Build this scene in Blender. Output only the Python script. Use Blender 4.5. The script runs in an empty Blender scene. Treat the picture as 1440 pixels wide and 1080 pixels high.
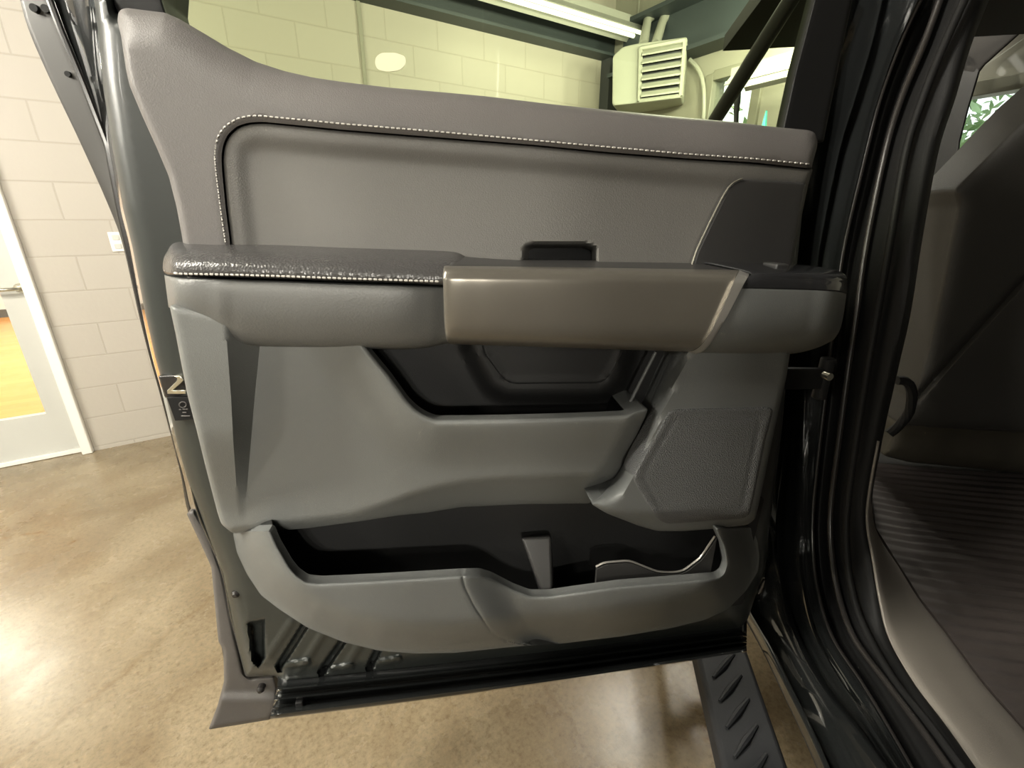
import bpy, bmesh, math, random
import numpy as np
from mathutils import Vector
from mathutils.geometry import delaunay_2d_cdt

random.seed(7)
rng = np.random.default_rng(7)
scene = bpy.context.scene
COL = scene.collection

# ------------------------------------------------------------------ camera
FPX, PITCH, CAMH = 637.0, math.radians(19.9), 1.45
cam_data = bpy.data.cameras.new('camera')
cam_data.sensor_fit = 'HORIZONTAL'
cam_data.sensor_width = 36.0
cam_data.lens = FPX / 1440.0 * 36.0
cam_data.clip_start = 0.02
cam = bpy.data.objects.new('camera', cam_data)
cam.location = (0, 0, CAMH)
cam.rotation_euler = (math.radians(90) - PITCH, 0, 0)
COL.objects.link(cam)
scene.camera = cam

# ------------------------------------------------------------------ world, exposure
scene.view_settings.view_transform = 'Standard'
scene.view_settings.look = 'None'
scene.view_settings.gamma = 1.0
scene.view_settings.use_curve_mapping = False
scene.view_settings.exposure = 0.55
world = bpy.data.worlds.new('world')
scene.world = world
world.use_nodes = True
bg = world.node_tree.nodes['Background']
bg.inputs[0].default_value = (0.86, 0.95, 1.0, 1)
bg.inputs[1].default_value = 2.0

# ------------------------------------------------------------------ room axes
WYAW = math.radians(57.0)
WD = np.array([math.sin(WYAW), math.cos(WYAW), 0.0])      # along the block wall, away to the right
WN = np.array([-math.cos(WYAW), math.sin(WYAW), 0.0])     # from the camera into the block wall
ZUP = np.array([0, 0, 1.0])
CAMP = np.array([0, 0, CAMH])
CEIL = 3.75

def ray(px, py):
    v = (540.0 - py) / FPX
    c, s = math.cos(PITCH), math.sin(PITCH)
    return np.stack([(np.asarray(px, float) - 720.0) / FPX + 0 * v, c + v * s, -s + v * c], -1)

def hit(px, py, O, N, w=0.0):
    """where the sight line through a photo pixel meets the plane (O, N) raised by w"""
    d = ray(np.asarray(px, float), np.asarray(py, float))
    O = np.asarray(O, float); N = np.asarray(N, float)
    t = (((O - CAMP) @ N) + np.asarray(w, float)) / (d @ N)
    return CAMP + d * t[..., None]

def hit_z(px, py, z):
    return hit(np.asarray(px, float), np.asarray(py, float), (0, 0, z), (0, 0, 1.0))

_fl = hit_z(133.0, 634.0, 0.0)
WALLD = float(_fl @ WN)                                    # distance of the block wall
CORNER = hit(857.0, 150.0, WN * WALLD, WN)
BACKD = float(CORNER @ WD)                                 # distance of the far wall along WD
def room(a, n, z):                                         # room coords: along WD, along WN, up
    return WD * a + WN * n + ZUP * z

# truck axes
TA = np.array([math.sin(math.radians(9.8)), math.cos(math.radians(9.8)), 0.0])   # forward
TR = np.array([math.cos(math.radians(9.8)), -math.sin(math.radians(9.8)), 0.0])  # inboard (to the right)
SIDE = 0.393
def tk(s, L, z):
    return TA * s + TR * L + ZUP * z

# ------------------------------------------------------------------ workshop lamps, mostly unseen and placed to shape the light (light only; housings are built below)
LAMPS = [(-5.9, 1.1), (-3.1, 1.45), (2.75, 1.72), (-1.35, 0.62), (-1.75, -3.7), (-4.3, -1.2), (2.6, 3.4)]
LAMP_Z_LIST = [2.85, 2.85, 2.85, 2.85, 2.45, 2.85, 2.85]
LAMP_POWER = [10, 115, 48, 55, 165, 42, 2]
for (a, n), pw, lz in zip(LAMPS, LAMP_POWER, LAMP_Z_LIST):
    for da in (-0.5, 0.0, 0.5):                          # bare tubes shine to all sides
        ld = bpy.data.lights.new('fluorescent_light', 'POINT')
        ld.energy = pw * 2.8 / 3; ld.color = (1.0, 0.95, 0.84); ld.shadow_soft_size = 0.10
        lo = bpy.data.objects.new('fluorescent_light', ld)
        lo.location = room(a + da, n, lz - 0.18)
        COL.objects.link(lo)

# ------------------------------------------------------------------ materials
def nodes_of(m):
    return m.node_tree.nodes, m.node_tree.links

def mat(name, color, rough=0.5, metal=0.0, coat=0.0, spec=0.5, bump=0.0, bscale=300.0, var=0.0, vscale=4.0, emit=None, estr=0.0, bdist=0.002):
    m = bpy.data.materials.new(name); m.use_nodes = True
    N, L = nodes_of(m)
    b = N['Principled BSDF']
    b.inputs['Base Color'].default_value = (*color, 1)
    b.inputs['Roughness'].default_value = rough
    b.inputs['Metallic'].default_value = metal
    b.inputs['Coat Weight'].default_value = coat
    b.inputs['Coat Roughness'].default_value = 0.05
    b.inputs['Specular IOR Level'].default_value = spec
    tc = N.new('ShaderNodeTexCoord')
    if var > 0:
        t = N.new('ShaderNodeTexNoise'); t.inputs['Scale'].default_value = vscale; t.inputs['Detail'].default_value = 5
        L.new(tc.outputs['Object'], t.inputs['Vector'])
        r = N.new('ShaderNodeMapRange')
        r.inputs['From Min'].default_value = 0.3; r.inputs['From Max'].default_value = 0.7
        r.inputs['To Min'].default_value = 1 - var; r.inputs['To Max'].default_value = 1 + var
        L.new(t.outputs['Fac'], r.inputs['Value'])
        mx = N.new('ShaderNodeMix'); mx.data_type = 'RGBA'; mx.blend_type = 'MULTIPLY'; mx.inputs['Factor'].default_value = 1
        mx.inputs['A'].default_value = (*color, 1)
        L.new(r.outputs['Result'], mx.inputs['B'])
        L.new(mx.outputs['Result'], b.inputs['Base Color'])
    if bump > 0:
        t = N.new('ShaderNodeTexVoronoi'); t.inputs['Scale'].default_value = bscale
        L.new(tc.outputs['Object'], t.inputs['Vector'])
        bn = N.new('ShaderNodeBump'); bn.inputs['Strength'].default_value = bump; bn.inputs['Distance'].default_value = bdist
        L.new(t.outputs['Distance'], bn.inputs['Height'])
        L.new(bn.outputs['Normal'], b.inputs['Normal'])
    if emit:
        b.inputs['Emission Color'].default_value = (*emit, 1)
        b.inputs['Emission Strength'].default_value = estr
    return m

M = {}
M['vinyl'] = mat('soft_grey_vinyl', (0.110, 0.102, 0.097), 0.55, bump=0.12, bscale=700, var=0.03)
M['insert'] = mat('padded_grey_vinyl', (0.118, 0.113, 0.103), 0.55, bump=0.14, bscale=700, var=0.03)
M['plastic'] = mat('grained_grey_plastic', (0.132, 0.136, 0.130), 0.5, bump=0.12, bscale=900, var=0.03)
M['plastic_low'] = mat('grained_charcoal_plastic', (0.104, 0.108, 0.105), 0.48, bump=0.12, bscale=900, var=0.03)
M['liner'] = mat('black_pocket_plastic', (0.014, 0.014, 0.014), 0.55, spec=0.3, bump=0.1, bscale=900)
M['leather'] = mat('grained_dark_leather', (0.055, 0.053, 0.052), 0.27, bump=0.22, bscale=420, var=0.05)
M['leather_front'] = mat('grained_grey_leather', (0.116, 0.117, 0.112), 0.45, bump=0.10, bscale=520, var=0.05)
M['bronze'] = mat('satin_bronze_trim', (0.165, 0.152, 0.128), 0.28, metal=0.5, var=0.05, vscale=9)
M['silver'] = mat('satin_silver_trim', (0.50, 0.48, 0.44), 0.34, metal=0.7)
M['gloss'] = mat('gloss_black_bezel', (0.020, 0.020, 0.021), 0.16, coat=0.5)
M['satin'] = mat('satin_black_trim', (0.032, 0.031, 0.030), 0.38)
M['paint'] = mat('black_car_paint', (0.012, 0.013, 0.013), 0.16, coat=1.0)
M['shell'] = mat('satin_black_door_paint', (0.024, 0.027, 0.025), 0.36, coat=0.08)
M['paint_brown'] = mat('thin_primed_black_paint', (0.016, 0.0145, 0.011), 0.5, coat=0.05)
M['rubber'] = mat('black_rubber_seal', (0.012, 0.012, 0.012), 0.55, spec=0.15)
M['seal_line'] = mat('shiny_black_seal', (0.022, 0.020, 0.019), 0.26)
M['cladding'] = mat('textured_grey_cladding', (0.072, 0.066, 0.062), 0.6, bump=0.15, bscale=900)
M['thread'] = mat('pale_grey_thread', (0.50, 0.48, 0.44), 0.7)
M['chrome'] = mat('bright_steel', (0.75, 0.72, 0.60), 0.22, metal=0.9)
M['steel'] = mat('zinc_steel', (0.55, 0.52, 0.42), 0.35, metal=0.6)
M['grille'] = mat('perforated_grille_plastic', (0.075, 0.077, 0.077), 0.55, bump=0.8, bscale=650)
M['interior'] = mat('dark_interior_trim', (0.011, 0.011, 0.011), 0.6, spec=0.15, bump=0.1, bscale=700)
M['sill'] = mat('warm_grey_sill_plastic', (0.21, 0.19, 0.165), 0.55, bump=0.1, bscale=900, var=0.04)
M['seat'] = mat('charcoal_seat_vinyl', (0.027, 0.0255, 0.022), 0.6, bump=0.2, bscale=500, var=0.08)
M['seat_low'] = mat('tan_grey_seat_base', (0.035, 0.030, 0.020), 0.7, var=0.2, vscale=8)
M['mat'] = mat('ribbed_black_rubber', (0.045, 0.037, 0.034), 0.55, var=0.12, vscale=12)
M['board'] = mat('step_black_plastic', (0.018, 0.019, 0.021), 0.6, spec=0.25, bump=0.1, bscale=600)
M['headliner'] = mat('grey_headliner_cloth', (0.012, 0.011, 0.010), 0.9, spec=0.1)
M['white_paint'] = mat('white_painted_metal', (0.80, 0.78, 0.72), 0.45)
M['door_paint'] = mat('pale_grey_painted_steel', (0.52, 0.52, 0.48), 0.4, var=0.02)
M['heater'] = mat('cream_grey_enamel', (0.36, 0.365, 0.30), 0.4)
M['housing'] = mat('grey_white_enamel', (0.36, 0.36, 0.32), 0.5)
M['window_frame'] = mat('beige_grey_window_frame', (0.20, 0.195, 0.15), 0.5)
M['dark_metal'] = mat('dark_steel', (0.03, 0.032, 0.034), 0.6)
M['blue_beam'] = mat('blue_grey_painted_steel', (0.035, 0.044, 0.048), 0.55, var=0.15, vscale=2)
M['ceiling'] = mat('dark_roof_deck', (0.045, 0.043, 0.038), 0.85, var=0.25, vscale=1.5)
M['joist'] = mat('dusty_steel_joist', (0.12, 0.12, 0.11), 0.7)
M['pipe'] = mat('grey_painted_pipe', (0.30, 0.30, 0.25), 0.5)
M['beige'] = mat('beige_painted_wall', (0.27, 0.26, 0.21), 0.7, var=0.03, vscale=1.2)
M['tube'] = mat('lit_fluorescent_tube', (0.9, 0.9, 0.8), 0.5, emit=(1.0, 0.97, 0.86), estr=1.3)
M['teal'] = mat('flat_teal', (0.10, 0.62, 0.52), 0.7)
M['bark'] = mat('tree_bark', (0.10, 0.08, 0.06), 0.9, var=0.2, vscale=6)
M['leaf'] = mat('green_leaves', (0.24, 0.36, 0.17), 0.6, var=0.4, vscale=3)
M['ground'] = mat('pale_yard_concrete', (0.6, 0.56, 0.48), 0.9, var=0.1)
M['reflection'] = mat('painted_reflection', (0.72, 0.70, 0.48), 0.8)  # tone of the reflection patch on the door glass

def glass_mat(name, tint, gloss=0.03):
    m = bpy.data.materials.new(name); m.use_nodes = True
    N, L = nodes_of(m)
    N.remove(N['Principled BSDF'])
    tr = N.new('ShaderNodeBsdfTransparent'); tr.inputs[0].default_value = (*tint, 1)
    gl = N.new('ShaderNodeBsdfGlossy'); gl.inputs['Roughness'].default_value = 0.02
    lw = N.new('ShaderNodeLayerWeight'); lw.inputs[0].default_value = 0.5
    pw = N.new('ShaderNodeMath'); pw.operation = 'POWER'; pw.inputs[1].default_value = 5.0
    fr = N.new('ShaderNodeMath'); fr.operation = 'MULTIPLY_ADD'; fr.inputs[1].default_value = 0.9; fr.inputs[2].default_value = gloss
    L.new(lw.outputs['Facing'], pw.inputs[0]); L.new(pw.outputs[0], fr.inputs[0])
    mx = N.new('ShaderNodeMixShader')
    L.new(fr.outputs[0], mx.inputs[0]); L.new(tr.outputs[0], mx.inputs[1]); L.new(gl.outputs[0], mx.inputs[2])
    L.new(mx.outputs[0], N['Material Output'].inputs[0])
    return m
M['tint_glass'] = glass_mat('green_tinted_glass', (0.90, 0.95, 0.80))
M['clear_glass'] = glass_mat('clear_glass', (0.96, 0.97, 0.95))

def block_mat():
    m = bpy.data.materials.new('painted_concrete_block'); m.use_nodes = True
    N, L = nodes_of(m); b = N['Principled BSDF']
    tc = N.new('ShaderNodeTexCoord'); sp = N.new('ShaderNodeSeparateXYZ'); cb = N.new('ShaderNodeCombineXYZ')
    L.new(tc.outputs['Object'], sp.inputs[0]); L.new(sp.outputs['X'], cb.inputs['X']); L.new(sp.outputs['Z'], cb.inputs['Y'])
    br = N.new('ShaderNodeTexBrick')
    br.inputs['Scale'].default_value = 1.0; br.inputs['Brick Width'].default_value = 0.4064; br.inputs['Row Height'].default_value = 0.2032
    br.inputs['Mortar Size'].default_value = 0.006; br.inputs['Mortar Smooth'].default_value = 0.6
    br.inputs['Color1'].default_value = (0.42, 0.388, 0.334, 1); br.inputs['Color2'].default_value = (0.408, 0.376, 0.323, 1)
    br.inputs['Mortar'].default_value = (0.365, 0.334, 0.28, 1)
    L.new(cb.outputs[0], br.inputs['Vector'])
    n = N.new('ShaderNodeTexNoise'); n.inputs['Scale'].default_value = 40; n.inputs['Detail'].default_value = 6
    L.new(tc.outputs['Object'], n.inputs['Vector'])
    b1 = N.new('ShaderNodeBump'); b1.inputs['Strength'].default_value = 0.12; b1.inputs['Distance'].default_value = 0.004
    L.new(n.outputs['Fac'], b1.inputs['Height'])
    b2 = N.new('ShaderNodeBump'); b2.inputs['Strength'].default_value = 0.3; b2.inputs['Distance'].default_value = 0.005; b2.invert = True
    L.new(br.outputs['Fac'], b2.inputs['Height']); L.new(b1.outputs['Normal'], b2.inputs['Normal'])
    L.new(br.outputs['Color'], b.inputs['Base Color']); L.new(b2.outputs['Normal'], b.inputs['Normal'])
    b.inputs['Roughness'].default_value = 0.55
    return m
M['block'] = block_mat()

def floor_mat():
    m = bpy.data.materials.new('polished_concrete'); m.use_nodes = True
    N, L = nodes_of(m); b = N['Principled BSDF']
    tc = N.new('ShaderNodeTexCoord')
    def noise(scale, detail=8, rough=0.6, dist=0.0):
        n = N.new('ShaderNodeTexNoise'); n.inputs['Scale'].default_value = scale; n.inputs['Detail'].default_value = detail
        n.inputs['Roughness'].default_value = rough; n.inputs['Distortion'].default_value = dist
        L.new(tc.outputs['Object'], n.inputs['Vector']); return n
    def ramp(src, stops):
        r = N.new('ShaderNodeValToRGB'); e = r.color_ramp.elements
        e[0].position, e[0].color = stops[0][0], (*stops[0][1], 1)
        e[1].position, e[1].color = stops[-1][0], (*stops[-1][1], 1)
        for p, c in stops[1:-1]:
            x = e.new(p); x.color = (*c, 1)
        L.new(src, r.inputs[0]); return r
    big = ramp(noise(1.6, 10, 0.62, 0.6).outputs['Fac'], [(0.34, (0.160, 0.118, 0.068)), (0.5, (0.215, 0.170, 0.106)), (0.66, (0.275, 0.225, 0.150))])
    spk = ramp(noise(60, 9, 0.75).outputs['Fac'], [(0.30, (0.55, 0.50, 0.42)), (0.47, (1, 1, 1)), (0.70, (1.35, 1.33, 1.3))])
    sto = ramp(noise(3.2, 6, 0.7, 1.0).outputs['Fac'], [(0.30, (0.70, 0.55, 0.38)), (0.35, (1, 1, 1)), (0.8, (1, 1, 1))])
    vo = N.new('ShaderNodeTexVoronoi'); vo.feature = 'DISTANCE_TO_EDGE'; vo.inputs['Scale'].default_value = 0.35
    nz = noise(2.5, 6, 0.7)
    mxv = N.new('ShaderNodeMix'); mxv.data_type = 'VECTOR'; mxv.inputs['Factor'].default_value = 0.12
    L.new(tc.outputs['Object'], mxv.inputs['A']); L.new(nz.outputs['Color'], mxv.inputs['B']); L.new(mxv.outputs['Result'], vo.inputs['Vector'])
    crk = ramp(vo.outputs['Distance'], [(0.0, (0.82, 0.78, 0.72)), (0.004, (1, 1, 1)), (1.0, (1, 1, 1))])
    def mul(a, c):
        x = N.new('ShaderNodeMix'); x.data_type = 'RGBA'; x.blend_type = 'MULTIPLY'; x.inputs['Factor'].default_value = 1
        L.new(a, x.inputs['A']); L.new(c, x.inputs['B']); return x.outputs['Result']
    col = mul(mul(mul(big.outputs[0], spk.outputs[0]), sto.outputs[0]), crk.outputs[0])
    L.new(col, b.inputs['Base Color'])
    rr = N.new('ShaderNodeMapRange'); b.inputs['Specular IOR Level'].default_value = 0.35
    rr.inputs['To Min'].default_value = 0.14; rr.inputs['To Max'].default_value = 0.40
    L.new(noise(5, 6).outputs['Fac'], rr.inputs['Value']); L.new(rr.outputs['Result'], b.inputs['Roughness'])
    bn = N.new('ShaderNodeBump'); bn.inputs['Strength'].default_value = 0.12; bn.inputs['Distance'].default_value = 0.0015
    L.new(noise(160, 3).outputs['Fac'], bn.inputs['Height']); L.new(bn.outputs['Normal'], b.inputs['Normal'])
    return m
M['floor'] = floor_mat()

def wood_mat():
    m = bpy.data.materials.new('orange_wood_floor'); m.use_nodes = True
    N, L = nodes_of(m); b = N['Principled BSDF']
    tc = N.new('ShaderNodeTexCoord'); br = N.new('ShaderNodeTexBrick')
    br.inputs['Scale'].default_value = 1; br.inputs['Brick Width'].default_value = 1.2; br.inputs['Row Height'].default_value = 0.12
    br.inputs['Mortar Size'].default_value = 0.002
    br.inputs['Color1'].default_value = (0.72, 0.36, 0.10, 1); br.inputs['Color2'].default_value = (0.62, 0.30, 0.08, 1); br.inputs['Mortar'].default_value = (0.5, 0.24, 0.07, 1)
    L.new(tc.outputs['Object'], br.inputs['Vector']); L.new(br.outputs['Color'], b.inputs['Base Color'])
    b.inputs['Roughness'].default_value = 0.25
    return m
M['wood'] = wood_mat()

# ------------------------------------------------------------------ object helpers
def finish(name, verts, faces, m, parent=None, sharp=40.0, origin=None):
    V = np.asarray(verts, float)
    c = np.asarray(origin, float) if origin is not None else (V.min(0) + V.max(0)) / 2
    me = bpy.data.meshes.new(name)
    me.from_pydata((V - c).tolist(), [], [list(f) for f in faces])
    bm = bmesh.new(); bm.from_mesh(me)
    bmesh.ops.recalc_face_normals(bm, faces=bm.faces)
    bm.to_mesh(me); bm.free()
    me.polygons.foreach_set('use_smooth', [True] * len(me.polygons))
    me.set_sharp_from_angle(angle=math.radians(sharp))
    me.materials.append(m)
    o = bpy.data.objects.new(name, me)
    COL.objects.link(o)
    if parent is not None:
        o.parent = parent
        p, q = parent, np.zeros(3)
        while p is not None:
            q = q + np.array(p.location); p = p.parent
        o.location = c - q
    else:
        o.location = c
    return o

def thing(name, loc, label, cat, group=None):
    o = bpy.data.objects.new(name, None)
    o.empty_display_size = 0.1
    COL.objects.link(o); o.location = tuple(loc)
    tag(o, label, cat, group)
    return o
def tag(o, label, cat, group=None):
    o['label'] = label; o['category'] = cat
    if group: o['group'] = group
    return o
def struct(o, label=None):
    o['kind'] = 'structure'
    if label: o['label'] = label
    return o

class MB:
    def __init__(self): self.v = []; self.f = []
    def add(self, v, f):
        n = len(self.v); self.v.extend([tuple(x) for x in v]); self.f.extend([[i + n for i in q] for q in f]); return self
    def box(self, c, ax, ay, az, sx, sy, sz):
        c = np.asarray(c, float); ax, ay, az = map(np.asarray, (ax, ay, az)); p = []
        for k in (-1, 1):
            for j in (-1, 1):
                for i in (-1, 1):
                    p.append(c + ax * i * sx / 2 + ay * j * sy / 2 + az * k * sz / 2)
        return self.add(p, [(0, 2, 3, 1), (4, 5, 7, 6), (0, 1, 5, 4), (2, 6, 7, 3), (0, 4, 6, 2), (1, 3, 7, 5)])
    def tube(self, pts, r, n=8, cap=True):
        P = np.asarray(pts, float); R = np.broadcast_to(np.asarray(r, float), (len(P),))
        T = np.gradient(P, axis=0); T /= np.linalg.norm(T, axis=1)[:, None] + 1e-12
        ref = np.array([0.31, 0.17, 0.93]); vs = []
        if abs(T[0] @ ref) / np.linalg.norm(ref) > 0.9: ref = np.array([1.0, 0.1, 0.2])
        for i in range(len(P)):
            a = np.cross(T[i], ref); a /= np.linalg.norm(a); b = np.cross(T[i], a)
            for k in range(n):
                th = 2 * math.pi * k / n
                vs.append(P[i] + R[i] * (math.cos(th) * a + math.sin(th) * b))
        fs = [(i * n + k, i * n + (k + 1) % n, (i + 1) * n + (k + 1) % n, (i + 1) * n + k) for i in range(len(P) - 1) for k in range(n)]
        if cap: fs += [tuple(range(n))[::-1], tuple((len(P) - 1) * n + k for k in range(n))]
        return self.add(vs, fs)
    def obj(self, name, m, parent=None, sharp=40, bevel=0.0, origin=None):
        o = finish(name, self.v, self.f, m, parent, sharp, origin)
        if bevel > 0:
            b = o.modifiers.new('bevel', 'BEVEL'); b.width = bevel; b.segments = 3; b.limit_method = 'ANGLE'
        return o

def dens(P, step=3.0, closed=False):
    P = np.asarray(P, float)
    Q = np.vstack([P, P[:1]]) if closed else P
    out = []
    for a, b in zip(Q[:-1], Q[1:]):
        n = max(1, int(round(np.linalg.norm((b - a)[:2]) / step)))
        out.append(a + (b - a) * np.linspace(0, 1, n, endpoint=False)[:, None])
    if not closed: out.append(Q[-1:])
    return np.vstack(out)
def smooth(P, k=6, closed=False):
    P = P.copy()
    for _ in range(k):
        if closed: P = (np.roll(P, 1, 0) + 2 * P + np.roll(P, -1, 0)) / 4
        else: P[1:-1] = (P[:-2] + 2 * P[1:-1] + P[2:]) / 4
    return P
def line(P, k=8, step=3.0): return smooth(dens(P, step), k)
def segdist(Q, P, closed=False):
    """distance of points Q to polyline P"""
    A = P if closed else P[:-1]; B = np.roll(P, -1, 0) if closed else P[1:]
    D = np.full(len(Q), 1e9)
    for i0 in range(0, len(Q), 2000):
        q = Q[i0:i0 + 2000, None, :]; ab = (B - A)[None]; t = ((q - A[None]) * ab).sum(-1) / ((ab ** 2).sum(-1) + 1e-9)
        t = np.clip(t, 0, 1)[..., None]
        D[i0:i0 + 2000] = np.sqrt((((A[None] + ab * t) - q) ** 2).sum(-1)).min(1)
    return D
def inside(Q, P):
    A = P; B = np.roll(P, -1, 0); x, y = Q[:, 0], Q[:, 1]; r = np.zeros(len(Q), bool)
    for a, b in zip(A, B):
        if a[1] == b[1]: continue
        c = ((a[1] > y) != (b[1] > y)) & (x < (b[0] - a[0]) * (y - a[1]) / (b[1] - a[1]) + a[0])
        r ^= c
    return r
def sdf(Q, P):
    d = segdist(Q, P, True); return np.where(inside(Q, P), d, -d)
def sst(a, b, x):
    t = np.clip((x - a) / (b - a), 0, 1); return t * t * (3 - 2 * t)
def rnd(d, r, h):
    t = np.clip(d / r, 0, 1); return -h * (1 - np.sqrt(np.clip(1 - (1 - t) ** 2, 0, 1)))
def lerp_x(tab, x):
    t = np.asarray(tab, float); return np.interp(x, t[:, 0], t[:, 1])

def relief(name, frame, outline, wfun, back, m, parent=None, sp=6.0, r=10.0, k=5, step=3.0, extra=(), sharp=50, holes=()):
    """a solid panel: outline (photo pixels) filled with a fine mesh, raised by wfun, with side walls down to 'back'"""
    O, Nn = frame
    B = smooth(dens(outline, step, True), k, True)
    nb = len(B)
    area = 0.5 * np.sum(B[:, 0] * np.roll(B[:, 1], -1) - np.roll(B[:, 0], -1) * B[:, 1])
    if area < 0: B = B[::-1].copy()
    T = np.roll(B, -1, 0) - np.roll(B, 1, 0); T /= np.linalg.norm(T, axis=1)[:, None] + 1e-9
    In = np.stack([-T[:, 1], T[:, 0]], 1)
    pts = [B]
    for q in (0.06, 0.2, 0.42, 0.7, 1.0):
        R = B + In * (r * q); s = sdf(R, B)
        pts.append(R[s > r * q * 0.93])
    lo, hi = B.min(0), B.max(0)
    gx, gy = np.meshgrid(np.arange(lo[0], hi[0], sp), np.arange(lo[1], hi[1], sp * 0.866))
    gx = gx + (np.arange(gx.shape[0]) % 2)[:, None] * sp / 2
    G = np.stack([gx.ravel(), gy.ravel()], 1)
    G = G[sdf(G, B) > r + sp * 0.4]
    for e in extra:
        e = np.asarray(e, float); G = G[segdist(G, e) > sp * 0.4]
        e = e[sdf(e, B) > r * 0.5]; pts.append(e)
    pts.append(G)
    P = np.vstack(pts)
    res = delaunay_2d_cdt([Vector(p) for p in P], [], [list(range(nb))], 1, 1e-4)
    V2 = np.array([tuple(v) for v in res[0]]); F = [list(f) for f in res[2]]
    omap = {}
    for i, src in enumerate(res[3]):
        for q in src: omap[q] = i
    d = segdist(V2, B, True); d[[omap[i] for i in range(nb)]] = 0
    w = wfun(V2, d)
    V3 = hit(V2[:, 0], V2[:, 1], O, Nn, w)
    bi = [omap[i] for i in range(nb)]
    bw = back(V2[bi]) if callable(back) else np.full(nb, back)
    bw = np.minimum(bw, w[bi] - 1e-4)
    WV = V3[bi] + (bw - w[bi])[:, None] * np.asarray(Nn)[None]
    n0 = len(V3)
    faces = F + [[bi[i], bi[(i + 1) % nb], n0 + (i + 1) % nb, n0 + i] for i in range(nb)]
    faces.append([n0 + i for i in range(nb)])
    return finish(name, np.vstack([V3, WV]), faces, m, parent, sharp)

def crs(A, n, axis):
    """Catmull-Rom resample along an axis"""
    A = np.moveaxis(np.asarray(A, float), axis, 0); K = len(A)
    t = np.linspace(0, K - 1, n); i = np.clip(t.astype(int), 0, K - 2); f = (t - i).reshape(-1, *([1] * (A.ndim - 1)))
    p0 = A[np.maximum(i - 1, 0)]; p1 = A[i]; p2 = A[i + 1]; p3 = A[np.minimum(i + 2, K - 1)]
    out = 0.5 * ((2 * p1) + (p2 - p0) * f + (2 * p0 - 5 * p1 + 4 * p2 - p3) * f ** 2 + (3 * p1 - p0 - 3 * p2 + p3) * f ** 3)
    return np.moveaxis(out, 0, axis)
def loft(name, rows, m, parent=None, n=60, sub=4, linear=False, sharp=50, thick=0.0, caps=True):
    """surface through world-space rows (R,K,3); thick adds a back shell so it is a solid"""
    A = np.asarray(rows, float)
    A = crs(A, n, 1)
    R = A.shape[0]
    if linear:
        A = np.concatenate([A[i][None] + (A[i + 1] - A[i])[None] * np.linspace(0, 1, sub, endpoint=False)[:, None, None] for i in range(R - 1)] + [A[-1:]], 0)
    else:
        A = crs(A, (R - 1) * sub + 1, 0)
    R, K = A.shape[:2]
    idx = np.arange(R * K).reshape(R, K)
    F = [[idx[i, j], idx[i, j + 1], idx[i + 1, j + 1], idx[i + 1, j]] for i in range(R - 1) for j in range(K - 1)]
    V = A.reshape(-1, 3)
    o = finish(name, V, F, m, parent, sharp)
    if thick > 0:
        s = o.modifiers.new('solid', 'SOLIDIFY'); s.thickness = thick; s.offset = 0
    return o

# ================================================================== ROOM
def wall_box(name, a0, a1, n0, n1, z0, z1, m, struct_=True, bevel=0):
    # room-aligned box whose local x runs along the block wall
    V = []
    for z in (z0, z1):
        for n in (n0, n1):
            for a in (a0, a1): V.append((a, n, z))
    c = np.array([(a0 + a1) / 2, (n0 + n1) / 2, 0.0])
    me = bpy.data.meshes.new(name)
    me.from_pydata([tuple(np.array(v) - c) for v in V], [], [(0, 2, 3, 1), (4, 5, 7, 6), (0, 1, 5, 4), (2, 6, 7, 3), (0, 4, 6, 2), (1, 3, 7, 5)])
    me.materials.append(m)
    o = bpy.data.objects.new(name, me); COL.objects.link(o)
    o.location = room(c[0], c[1], 0); o.rotation_euler = (0, 0, math.pi / 2 - WYAW)
    if struct_: o['kind'] = 'structure'
    if bevel:
        b = o.modifiers.new('bevel', 'BEVEL'); b.width = bevel; b.segments = 2
    return o

def wall_ac(px, py, off=0.0):      # pixel on the block wall -> (a, z)
    p = hit(px, py, WN * (WALLD - off), WN); return float(p @ WD), float(p[2])
def back_nc(px, py, off=0.0):      # pixel on the far wall -> (n, z)
    p = hit(px, py, WD * (BACKD - off), WD); return float(p @ WN), float(p[2])

FR = wall_ac(124.0, 610.0)[0]       # outer right edge of the white door frame
A0, A1 = -7.0, BACKD
N_BACK = -7.0
DOORW, DOORH = 1.02, 2.14
T = 0.2
# block wall with door opening, one mesh of three boxes
mbw = MB()
ex = np.array([1, 0, 0]); ey = np.array([0, 1, 0]); ez = ZUP
def lbox(mb, a0, a1, n0, n1, z0, z1):
    mb.box(((a0 + a1) / 2, (n0 + n1) / 2, (z0 + z1) / 2), ex, ey, ez, a1 - a0, n1 - n0, z1 - z0)
def room_obj(mb, name, m, parent=None, org=(0, 0, 0), bevel=0.0, sharp=40):
    """mesh given in room coordinates (a, n, z)"""
    V = np.array(mb.v, float) - np.asarray(org, float)
    me = bpy.data.meshes.new(name); me.from_pydata(V.tolist(), [], mb.f); me.materials.append(m)
    bm = bmesh.new(); bm.from_mesh(me); bmesh.ops.recalc_face_normals(bm, faces=bm.faces); bm.to_mesh(me); bm.free()
    me.polygons.foreach_set('use_smooth', [True] * len(me.polygons)); me.set_sharp_from_angle(angle=math.radians(sharp))
    o = bpy.data.objects.new(name, me); COL.objects.link(o)
    if parent is None:
        o.location = room(*org); o.rotation_euler = (0, 0, math.pi / 2 - WYAW)
    else:
        o.parent = parent; o.location = np.asarray(org) - np.asarray(parent['org'])
    if bevel:
        b = o.modifiers.new('bevel', 'BEVEL'); b.width = bevel; b.segments = 2; b.limit_method = 'ANGLE'
    return o

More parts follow.
